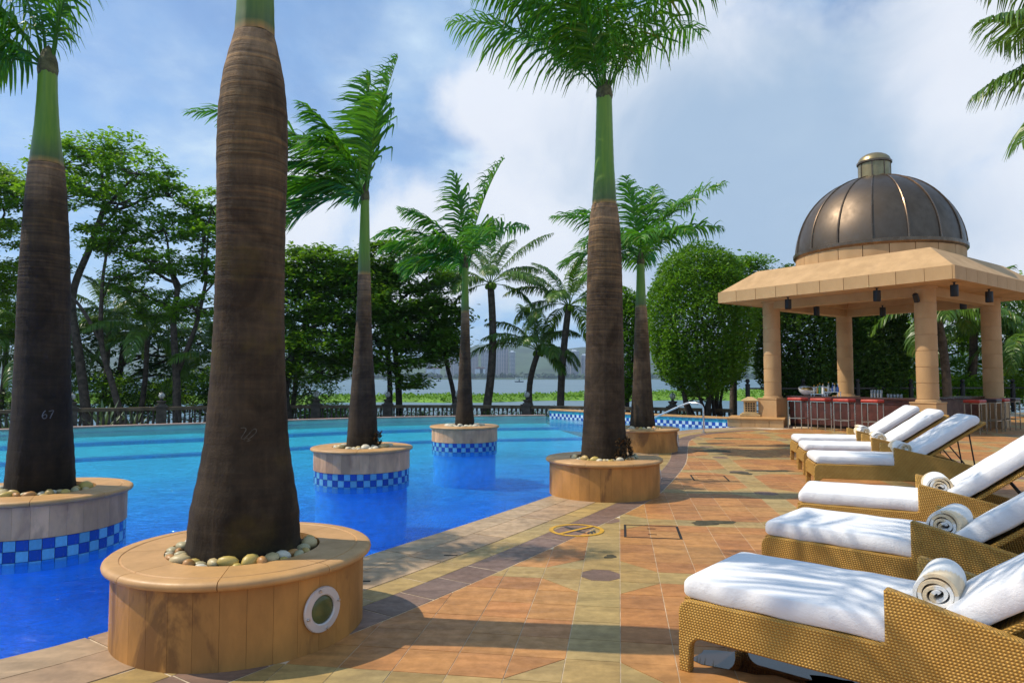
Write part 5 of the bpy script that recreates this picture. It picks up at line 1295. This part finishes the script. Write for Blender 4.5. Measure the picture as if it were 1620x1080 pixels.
# clipped ficus trees
CG = 'clipped ball trees behind the pool'
def topiary(label, base, c, r, n, seed, stems, mat='leaf_topiary', size=.12):
    rr = np.random.default_rng(seed); b = np.array(base); t = empty('clipped_tree', base, 0, label, 'tree', CG)
    d = rr.normal(size=(n, 3)); d /= np.linalg.norm(d, axis=1)[:, None]
    lum = 1 + .045 * np.sin(d[:, 0] * 7 + seed) * np.sin(d[:, 2] * 6 + 1) + .035 * np.sin(d[:, 1] * 13 + d[:, 2] * 11)
    dd = np.sign(d) * np.abs(d) ** .93
    rad = (1 - .40 * rr.uniform(0, 1, n) ** 1.8) * lum
    C = np.array(c) - b + dd * rad[:, None] * np.array(r) + rr.normal(0, .03, (n, 3))
    V, F = leaves(C, size, rr, .35, .6, -.3); inst('crown', np_mesh('crown', V, F, mat), t)
    m_ = MB(); MBc = np.array(c) - b
    u = np.linspace(0, 2 * math.pi, 24, endpoint=False)
    m_ = MB()
    for q, (sx, sy) in enumerate(stems):
        e_ = MBc + np.array((sx * 2.5, sy * 2.0, .3)); limb(m_, (sx, sy, 0), e_, .11, .05, rr, .05); limb(m_, (sx, sy, .5), e_ + rr.normal(0, .6, 3), .07, .03, rr, .05)
    for q in range(40):
        a = rr.normal(size=3); a /= np.linalg.norm(a); limb(m_, MBc + a * .3, MBc + a * np.array(r) * .85, .035, .01, rr, .08, 4)
    m_.build('trunk', 'bark_dark', t, 60)
    return t
topiary('large clipped tree with rounded crown left of the pavilion', (7.9, 27.9, -.6), (7.75, 28.0, 3.75), (2.2, 2.0, 3.15), 56000, 121, [(-.5, 0), (.35, .1), (.0, -.1), (.7, .2)], size=.125)
topiary('narrow clipped tree glimpsed behind the royal palm by the handrail', (5.0, 30.4, -.85), (5.05, 30.4, 2.9), (.95, 1.0, 2.5), 13000, 122, [(-.1, 0), (.2, 0), (.05, .1)], size=.15)
topiary('dark clipped tree behind the lantern column of the pavilion', (12.2, 29.4, -.3), (12.3, 29.4, 3.2), (1.9, 1.6, 3.1), 34000, 123, [(-.3, 0), (.3, 0)], 'leaf_hedge', .15)
topiary('dark columnar clipped tree between rear and front pavilion columns', (15.3, 29.0, -.3), (15.4, 29.0, 2.9), (1.3, 1.3, 2.9), 26000, 124, [(-.2, 0), (.2, 0)], 'leaf_hedge', .15)
tree('shade_tree', 'loose leafy treetop showing above the large clipped tree', (10.8, 33.5, -.85), [([(10.8, 33.5, -.85), (10.9, 33.5, 3), (11.1, 33.5, 5)], .2, .1)],
     [(11.0, 33.5, 6.6, 1.3, 1.2, .7), (12.4, 33.4, 6.0, 1.2, 1.1, .6), (10.4, 33.6, 5.4, 1.2, 1.2, .7), (12.0, 33.6, 7.1, .8, .8, .45), (13.0, 33.4, 4.8, 1.4, 1.2, .9)], 170, 50, .22, .55, 'leaf_topiary', 125, group=TG)
tree('shade_tree', 'sunlit bushy tree at the right end behind the railing', (25.2, 31.6, 0), [([(25.2, 31.6, 0), (25.0, 31.6, 2), (24.8, 31.6, 4)], .2, .1)],
     [(24.6, 31.4, 5.6, 1.8, 1.4, .8), (25.8, 31.4, 4.4, 2.0, 1.5, 1), (23.6, 31.6, 4.2, 1.5, 1.4, .9), (24.6, 31.2, 2.8, 2.2, 1.5, .9), (26.4, 31.4, 6.0, 1.6, 1.4, .8), (23.4, 31.6, 2.2, 1.4, 1.3, .9), (25.4, 31.2, 1.4, 2.2, 1.3, .8)], 330, 48, .2, .6, 'leaf_bright', 126, group=TG)
tree('shade_tree', 'leafy green tree filling the gap behind the dark stools', (19.2, 33.2, -.3), [([(19.2, 33.2, -.3), (19.2, 33.2, 2), (19.0, 33.2, 3.4)], .2, .1)],
     [(18.2, 33, 3.4, 1.7, 1.4, .9), (20.2, 33, 3.8, 1.8, 1.4, 1), (21.6, 33, 3.0, 1.7, 1.4, 1), (19.0, 32.8, 2.0, 2.0, 1.3, .8), (21.2, 32.8, 1.7, 1.8, 1.3, .8), (17.6, 33, 1.8, 1.2, 1.2, .7)], 280, 48, .2, .6, 'leaf_airy', 127, group=TG)
# shrubs and hedges (leaf masses on the bank)
def shrub(label, base, lobes, nclump, per, size, crad, mat, seed, kind='shrub', group='shrubs on the lake bank'):
    return tree(kind, label, base, [([(base[0], base[1], base[2]), (base[0] + .05, base[1], base[2] + .35)], .05, .03)], lobes, nclump, per, size, crad, mat, seed, 'shrub', group, flat=.7, shell=.3, flat_up=.3, twigs=4)
for k, (x0, x1, y, lab) in enumerate([(-8.2, -5.6, 32.6, 'low green hedge behind the balusters under the almond trees'), (-4.8, -1.9, 32.75, 'low green hedge behind the balusters left of the bowed coconut palm'), (-.9, 2.6, 32.6, 'low green hedge behind the balusters below the crooked coconut palm'), (4.4, 8.6, 31.0, 'low green hedge behind the balusters left of the large clipped tree')]):
    lb = [(x, y + (0 if k < 3 else -(x - 4.4) * .28), -.42, .5, .35, .4) for x in np.arange(x0, x1, .55)]
    shrub(lab, ((x0 + x1) / 2, y - (.6 if k == 3 else 0), G0), lb, 26 * len(lb), 14, .11, .25, 'leaf_topiary', 140 + k, 'hedge', 'low hedges behind the balustrade')
sh = [(-26.5, 36.5, 1.5, 'leaf_hedge', 'dark shrub on the bank at the far left'), (-23.2, 37, 1.9, 'leaf_airy', 'green shrub on the bank behind the palm numbered 67'), (-20.2, 37.5, 1.7, 'leaf_hedge', 'dark shrub between the leaning tree trunks'), (-17.4, 37.2, 2.2, 'leaf_airy', 'tall green shrub behind the second airy tree'), (-14.6, 37, 1.9, 'leaf_hedge', 'dark shrub right of the second airy tree'), (-12.6, 37.4, 2.1, 'leaf_hedge', 'dark shrub hidden behind the thick dark royal palm'),
      (-9.2, 33.5, .8, 'leaf_airy', 'small bush at the foot of the tiered almond tree')]
for k, (x, y, r_, mt, lab) in enumerate(sh):
    shrub(lab, (x, y, -1.0 if y > 35 else G0), [(x, y, r_ * .6 - .9, r_ * 1.15, r_, r_ * .7), (x + r_ * .7, y + .3, r_ * .9 - .9, r_ * .8, r_ * .8, r_ * .5), (x - r_ * .7, y, r_ * .5 - .9, r_ * .7, r_ * .7, r_ * .5)], int(90 * r_), 30, .17, .4, mt, 150 + k)
for k, (x, y, r_, mt, lab) in enumerate([(13.6, 30.5, .9, 'leaf_bright', 'bright green bush behind the railing beside the rear column'), (17.6, 29.8, 1.2, 'leaf_bright', 'bright green bush left of the golden frond palm'), (19.4, 30.0, 1.1, 'leaf_airy', 'green bush behind the railing by the dark stools'), (21.6, 30.6, 1.3, 'leaf_bright', 'bright bush under the arching frond palm'), (24.4, 30.4, 1.2, 'leaf_airy', 'green bush at the right end of the railing'), (14.3, 31.8, 1.4, 'leaf_airy', 'tall green bush between the clipped trees')]):
    shrub(lab, (x, y, -.2), [(x, y, r_ * .7 - .1, r_ * 1.1, r_ * .8, r_ * .7), (x + r_ * .6, y + .2, r_ * .9, r_ * .8, r_ * .7, r_ * .5)], int(120 * r_), 30, .15, .38, mt, 160 + k, group='bushes behind the railing')
# broadleaf curtain further back on the left bank
tree('shade_tree', 'shadowy tree deep behind the bushy palms on the left bank', (-23.5, 40.5, -2.6), [([(-23.5, 40.5, -2.6), (-23.3, 40.5, 1), (-23, 40.5, 4)], .25, .14)],
     [(-26, 40.5, 3.6, 2.2, 1.6, 1.3), (-23.4, 40.5, 4.6, 2.3, 1.6, 1.3), (-21, 40.5, 3.4, 2.0, 1.5, 1.2), (-18.6, 40.5, 3.8, 2.2, 1.5, 1.3), (-28.4, 40.5, 4.4, 2.2, 1.6, 1.4), (-16.2, 40.5, 3.2, 1.9, 1.5, 1.2), (-24.5, 40.2, 1.6, 2.0, 1.5, 1.0), (-19.6, 40.2, 1.5, 2.2, 1.5, 1.0)], 380, 40, .3, .8, 'leaf_hedge', 128, group=TG)
# agaves at the pool's far rim
def agave(x, y, s, lab, seed):
    t = empty('agave', (x, y, G0), 0, lab, 'plant', 'agaves by the balustrade'); rr = np.random.default_rng(seed)
    for k in range(14):
        a = k * 2.4; el = R(78 - 50 * k / 14); L = s * rr.uniform(.8, 1.1); w = .07 * s; pts = [(0, 0), (.35, 1), (.7, .8), (1, .05)]
        V = []; d = np.array((math.cos(a) * math.cos(el), math.sin(a) * math.cos(el), math.sin(el))); sd = np.array((-math.sin(a), math.cos(a), 0))
        for u, wd in pts:
            c = d * L * u; V += [tuple(c - sd * w * wd), tuple(c + np.cross(sd, d) * -.02 * wd), tuple(c + sd * w * wd)]
        F = [(i * 3 + j, i * 3 + j + 1, i * 3 + j + 4, i * 3 + j + 3) for i in range(3) for j in range(2)]
        MB().add(V, F).build('leaf', 'agave', t, 60)
agave(-17.6, 29.6, 1.35, 'pointed grey green agave before the balustrade under the airy trees', 1); agave(-16.5, 29.9, 1.1, 'smaller agave right of the pointed grey green one', 2); agave(-20.1, 27.4, .9, 'low agave at the balustrade beside the palm numbered 67', 3)

# ------------------------------------------------------------------ loungers
LW = .72
def loft(sections, n=28):
    """sections: (centre(x,z), dir(x,z) normal-up vector, half width, half height, corner) -> closed skin across y"""
    V = []
    for (cx, cz), (ux, uz), hw, hh, cr, wob in sections:
        for k in range(n):
            a = 2 * math.pi * k / n; c, s_ = math.cos(a), math.sin(a); p = 2.0 / cr
            y = hw * math.copysign(abs(c) ** p, c); h = hh * math.copysign(abs(s_) ** p, s_)
            h += wob * math.sin(3 * a + cx * 21) * .4 * (1 if s_ < .4 else .25); y += wob * math.sin(5 * a + cx * 33) * .35
            V.append((cx + ux * h, LW / 2 + y, cz + uz * h))
    F = [(i * n + j, i * n + (j + 1) % n, (i + 1) * n + (j + 1) % n, (i + 1) * n + j) for i in range(len(sections) - 1) for j in range(n)]
    F += [tuple(range(n - 1, -1, -1)), tuple((len(sections) - 1) * n + j for j in range(n))]
    mb = MB(); mb.add(V, F); return mb
def cushion(x0, z0, ang, L, hw, hh, wob, seed):
    rr = np.random.default_rng(seed); d = (math.cos(ang), math.sin(ang)); u = (-d[1], d[0]); sec = []
    for k, t in enumerate(np.concatenate([[0, .004, .014, .03], np.linspace(.06, .94, 22), [.97, .986, .996, 1.0]])):
        e = min(t, 1 - t) * L; q = min(1.0, e / .06); sh = math.sqrt(max(0.0, 1 - (1 - q) ** 2)) if q < 1 else 1
        s_ = .30 + .70 * sh
        sec.append(((x0 + d[0] * L * t, z0 + d[1] * L * t + .0018 * math.sin(k * .9 + seed)), u, hw * (.94 + .06 * sh) + .003 * math.sin(k * 1.3 + seed), hh * s_, 8.0, wob * rr.uniform(.5, 1.4)))
    return loft(sec)
ARM = .93
def make_lounger(seed, recline=37.5):
    t = empty('sun_lounger')
    def arc(cx, cz, r_, a0, a1, n=6): return [(cx + r_ * math.cos(R(a)), cz + r_ * math.sin(R(a))) for a in np.linspace(a0, a1, n)]
    prof = [(0.0, 0.0), (.058, 0.0), (.062, .10)] + arc(.122, .112, .06, 178, 95) + [(1.70, .172), (1.80, .155), (1.835, 0.0), (1.89, 0.0), (1.93, .2), (1.93, .30), (1.80, .385), (ARM + .03, .578), (ARM + .006, .583), (ARM, .572), (ARM, .362), (ARM - .02, .355)] + arc(.07, .285, .07, 90, 178)
    for y0, y1 in ((0.0, .052), (LW - .052, LW)):
        m_ = MB(); m_.prism_y(prof[::-1], y0, y1); o = m_.build('side_panel', 'wicker', t, 50, bev=.009, seg=2)
    # foot panel with arch
    pf_ = [(.054, .12)] + [(.054 + .05 - .05 * math.cos(R(a)), .12 + .06 * math.sin(R(a))) for a in (30, 60, 90)] + [(LW - .104 + .05 * math.cos(R(a)) - 0.0, .12 + .06 * math.sin(R(a))) for a in (90, 60, 30)] + [(LW - .054, .12), (LW - .054, .345), (.054, .345)]
    m_ = MB(); m_.prism_x(pf_, .008, .05); m_.build('foot_panel', 'wicker', t, bev=.006)
    m_ = MB(); m_.box(.052, 1.78, .054, LW - .054, .30, .34); m_.build('seat_deck', 'wicker', t)
    m_ = MB(); m_.box(1.86, 1.90, .054, LW - .054, .16, .30); m_.build('head_panel', 'wicker', t)
    cushion(.018, .406, R(.2), 1.18, LW / 2 - .012, .060, .003, seed).build('seat_cushion', 'terry_white', t, 60)
    a = R(recline); hx, hz = 1.19, .385
    d = (math.cos(a), math.sin(a)); u = (-d[1], d[0])
    cushion(hx - .02 + u[0] * .068, hz + u[1] * .068, a, .92, LW / 2 - .062, .059, .003, seed + 3).build('back_cushion', 'terry_white', t, 60)
    m_ = MB(); q_ = [(hx + u[0] * -.03, hz + u[1] * -.03), (hx + d[0] * .93 + u[0] * -.03, hz + d[1] * .93 + u[1] * -.03), (hx + d[0] * .94 + u[0] * .0, hz + d[1] * .94), (hx, hz)]
    m_.prism_y(q_[::-1], .075, LW - .075); m_.build('backrest_frame', 'wicker', t, bev=.008)
    for y in (.14, LW - .14):
        p1_ = (hx + d[0] * .72 - u[0] * .03, hz + d[1] * .72 - u[1] * .03); m_ = MB()
        m_.tube([(p1_[0], y, p1_[1]), (p1_[0] + .10, y, .02)], .009, 8); m_.build('prop', 'black_metal', t, 60)
        m_ = MB(); m_.tube([(hx + d[0] * .45 - u[0] * .03, y, hz + d[1] * .45 - u[1] * .03), (1.87, y, .22)], .008, 8); m_.build('prop', 'black_metal', t, 60)
    return t
def towel_mesh():
    """rolled towel: spiral ribbon with thickness, extruded along y"""
    turns = 3.6; n = 110; Lh = .185; V = []; th = np.linspace(0, turns * 2 * math.pi, n); mb = MB(); tk = .0115
    ys = [-Lh, -Lh + .012, -.1, 0, .1, Lh - .012, Lh]
    for k, a in enumerate(th):
        r_ = .012 + (.100 - .012) * (k / (n - 1)) + .0035 * math.sin(a * 2.3); rad = (math.cos(a), math.sin(a))
        for y in ys:
            f_ = 1.0 if abs(y) < Lh - .005 else .78
            wv = .008 * math.sin(a * .9) * (1 if y > 0 else -1) * (abs(y) / Lh) ** 4
            V.append((rad[0] * (r_ + tk * f_), y + wv, rad[1] * (r_ + tk * f_))); V.append((rad[0] * (r_ - tk * f_ * .8), y + wv, rad[1] * (r_ - tk * f_ * .8)))
    m = len(ys); s_ = 2 * m; F = []; C_ = []
    for k in range(n - 1):
        c = (k / (n - 1),) * 3
        for j in range(m - 1):
            A = k * s_ + 2 * j; B = A + s_
            F += [(A, A + 2, B + 2, B), (A + 1, B + 1, B + 3, A + 3)]; C_ += [c, c]
        A = k * s_; B = A + s_; F += [(A, B, B + 1, A + 1)]; C_ += [c]
        A = k * s_ + 2 * (m - 1); B = A + s_; F += [(A, A + 1, B + 1, B)]; C_ += [c]
    e_ = (n - 1) * s_; F += [(e_ + 2 * j, e_ + 2 * j + 2, e_ + 2 * j + 3, e_ + 2 * j + 1) for j in range(m - 1)]; C_ += [(1, 1, 1)] * (m - 1)
    mb.v = V; mb.f = F; mb.c = C_
    return mb.mesh('rolled_towel', 'towel_cloth', 55)
TOW = towel_mesh()
lg = [((.83, 3.48), -41, 'wicker sun lounger with shaded cushion over the puddle, nearest the porthole planter', 40), ((1.74, 4.84), -43, 'wicker sun lounger between the puddle lounger and the lounger by the gap', 40), ((2.50, 6.08), -29, 'wicker sun lounger by the wide gap, third from the puddle', 40),
      ((3.86, 8.80), -15, 'wicker sun lounger beyond the wide gap with dark props under its raised back', 41), ((4.36, 10.30), -16, 'wicker sun lounger in the middle of the group by the bar', 41), ((4.78, 11.55), -14, 'wicker sun lounger closest to the bar stools', 41)]
protos = [make_lounger(5), make_lounger(17), make_lounger(29, 34.5)]
for k, ((x, y), an, lab, rc) in enumerate(lg):
    src = protos[k % 2 if k < 3 else 2]; o = src if k in (0, 1, 3) else copy_tree(src)
    o.location = (x, y, 0); o.rotation_euler = (0, 0, R(an)); tag(o, lab, 'sun lounger', 'sun loungers along the deck')
    lx, ly = 1.085, LW / 2 - .03
    wx = x + lx * math.cos(R(an)) - ly * math.sin(R(an)); wy = y + lx * math.sin(R(an)) + ly * math.cos(R(an))
    tw = inst('rolled_towel', TOW, None, (wx, wy, .462 + .086), (0, R(-40 + 25 * k), R(an + [3, -2, 4, 0, -3, 2][k])), (.89 + .03 * (k % 3), .9 + .07 * (k % 2), .84 + .03 * ((k * 2) % 3)))
    tag(tw, ['rolled cream striped towel on the puddle lounger', 'rolled towel on the second lounger from the puddle', 'rolled towel on the lounger by the wide gap', 'rolled towel on the lounger with dark props', 'rolled towel on the middle lounger near the bar', 'rolled towel on the lounger closest to the bar'][k], 'towel', 'rolled towels on the loungers')

# ------------------------------------------------------------------ marks and fittings on the deck
def sheet(name, mat, polys, z=.006, t=.002, **kw):
    m_ = MB()
    for p in polys: m_.prism(ccw(p), z - t, z)
    return m_.build(name, mat, **kw)
sg_ = empty('no_diving_mark', (.615, 6.59, .0), R(8), 'yellow crossed circle no diving mark painted on the paving', 'floor sign')
n = 40; ro, ri = .262, .222
m_ = MB(); vs = []
for k in range(n):
    a = 2 * math.pi * k / n; vs += [(ro * math.cos(a), ro * math.sin(a), .006), (ri * math.cos(a), ri * math.sin(a), .006)]
m_.add(vs, [(2 * k, 2 * ((k + 1) % n), 2 * ((k + 1) % n) + 1, 2 * k + 1) for k in range(n)]); m_.build('ring', 'yellow_paint', sg_)
a = R(35); c, s_ = math.cos(a), math.sin(a); rt = lambda x, y: (x * c - y * s_, x * s_ + y * c)
sheet('slash', 'yellow_paint', [[rt(-.225, -.02), rt(.225, -.02), rt(.225, .02), rt(-.225, .02)]], .0075, .001, parent=sg_)
sheet('diver', 'dark_paint', [[(-.09, .16), (-.055, .17), (-.02, .07), (-.05, .05)], [(-.05, .06), (-.015, .08), (.03, -.06), (-.01, -.07)], [(-.01, -.06), (.02, -.05), (.06, -.13), (.045, -.14)], [(-.02, .07), (-.03, .1), (.04, .045), (.03, .03)]], .0055, .001, parent=sg_)
wv = [[(.06 + k * .035, -.15 + k * .035), (.075 + k * .035, -.165 + k * .035), (.105 + k * .035, -.11 + k * .035), (.09 + k * .035, -.10 + k * .035)] for k in range(3)]
wv += [[(.10 + k * .035, -.16 + k * .035), (.112 + k * .035, -.168 + k * .035), (.13 + k * .035, -.12 + k * .035), (.12 + k * .035, -.11 + k * .035)] for k in range(2)]
sheet('waves', 'dark_paint', wv, .0055, .001, parent=sg_)
def cover(x, y, w, d, rz, lab):
    t = empty('access_cover', (x, y, 0), rz, lab, 'access cover', 'access covers in the paving')
    h = .011
    for nm, p in (('joint', [(-w, -d), (w, -d), (w, -d + 2 * h), (-w, -d + 2 * h)]), ('joint', [(-w, d - 2 * h), (w, d - 2 * h), (w, d), (-w, d)]), ('joint', [(-w, -d + 2 * h), (-w + 2 * h, -d + 2 * h), (-w + 2 * h, d - 2 * h), (-w, d - 2 * h)]), ('joint', [(w - 2 * h, -d + 2 * h), (w, -d + 2 * h), (w, d - 2 * h), (w - 2 * h, d - 2 * h)])):
        sheet(nm, 'joint_black', [p], .0045, .002, parent=t)
    for yy in (-.45, .45): sheet('lifting_slot', 'joint_black', [[(-.04, d * yy - .007), (.04, d * yy - .007), (.04, d * yy + .007), (-.04, d * yy + .007)]], .0045, .002, parent=t)
cover(1.32, 6.53, .26, .27, R(-9), 'square stone access cover with black joint beside the no diving mark'); cover(2.86, 9.98, .25, .28, R(-9), 'square stone access cover with black joint nearer the handrail')
def blob(x, y, rx, ry, seed, z=.004, n=26, rz=0.0):
    rr = np.random.default_rng(seed); ph = rr.uniform(0, 6, 4); o = []
    for k in range(n):
        a = 2 * math.pi * k / n; q_ = 1 + .22 * math.sin(2 * a + ph[0]) + .16 * math.sin(3 * a + ph[1]) + .1 * math.sin(7 * a + ph[2]); px, py = rx * q_ * math.cos(a), ry * q_ * math.sin(a)
        o.append((x + px * math.cos(rz) - py * math.sin(rz), y + px * math.sin(rz) + py * math.cos(rz)))
    return o
for k, (x, y, rx, ry, lab) in enumerate([(2.0, 6.93, .20, .12, 'dark moss stain between the access covers'), (.80, 5.63, .055, .05, 'small dark stain near the mauve octagon'), (4.0, 13.6, .42, .2, 'long dark stain right of the planter by the handrail'), (5.5, 14.7, .8, .12, 'streaky dark stain before the bar'), (3.5, 10.5, .16, .14, 'dark stain beside the farther access cover'), (4.05, 10.75, .3, .12, 'dark stain in front of the middle lounger'), (4.5, 15.2, .5, .12, 'thin dark stain near the pool steps'), (5.2, 16.6, .4, .1, 'faint dark stain near the handrail foot')]):
    m_ = MB(); p_ = blob(x, y, rx, ry, k + 3); m_.add([(a, b, .0035) for a, b in p_], [tuple(range(len(p_)))]); tag(m_.build('stain', 'moss_stain'), lab, 'stain', 'stains on the paving')
for k, (x, y, rx, ry, lab) in enumerate([(1.28, 3.52, .30, .17, 'shiny puddle under the foot of the lounger'), (1.62, 3.22, .30, .12, 'second shiny puddle further under the lounger')]):
    m_ = MB(); p_ = blob(x, y, rx, ry, k + 30, rz=R(-30)); m_.add([(a, b, .0045) for a, b in p_], [tuple(range(len(p_)))]); tag(m_.build('puddle', 'puddle_water'), lab, 'puddle', 'puddles under the lounger')
for x, y, w, lab in ((-.50, 5.66, .055, 'small dark drain slot in the pale paving band'), (-1.06, 4.95, .05, 'narrow dark drain slot in the coping by the porthole planter')):
    o = sheet('drain_slot', 'joint_black', [[(x - w, y - .012), (x + w, y - .012), (x + w, y + .012), (x - w, y + .012)]], .0065, .002); tag(o, lab, 'drain')

# ------------------------------------------------------------------ air
m, g = new_mat('haze_air')
g.add('ShaderNodeOutputMaterial', Volume=g.add('ShaderNodeVolumePrincipled', Color=(.62, .80, 1.0, 1), Density=.00016, Anisotropy=.3).outputs[0])
HZ = MB().box(-4200, 4200, -120, 5700, -6, 165).build('haze', 'haze_air'); tag(HZ, kind='stuff')
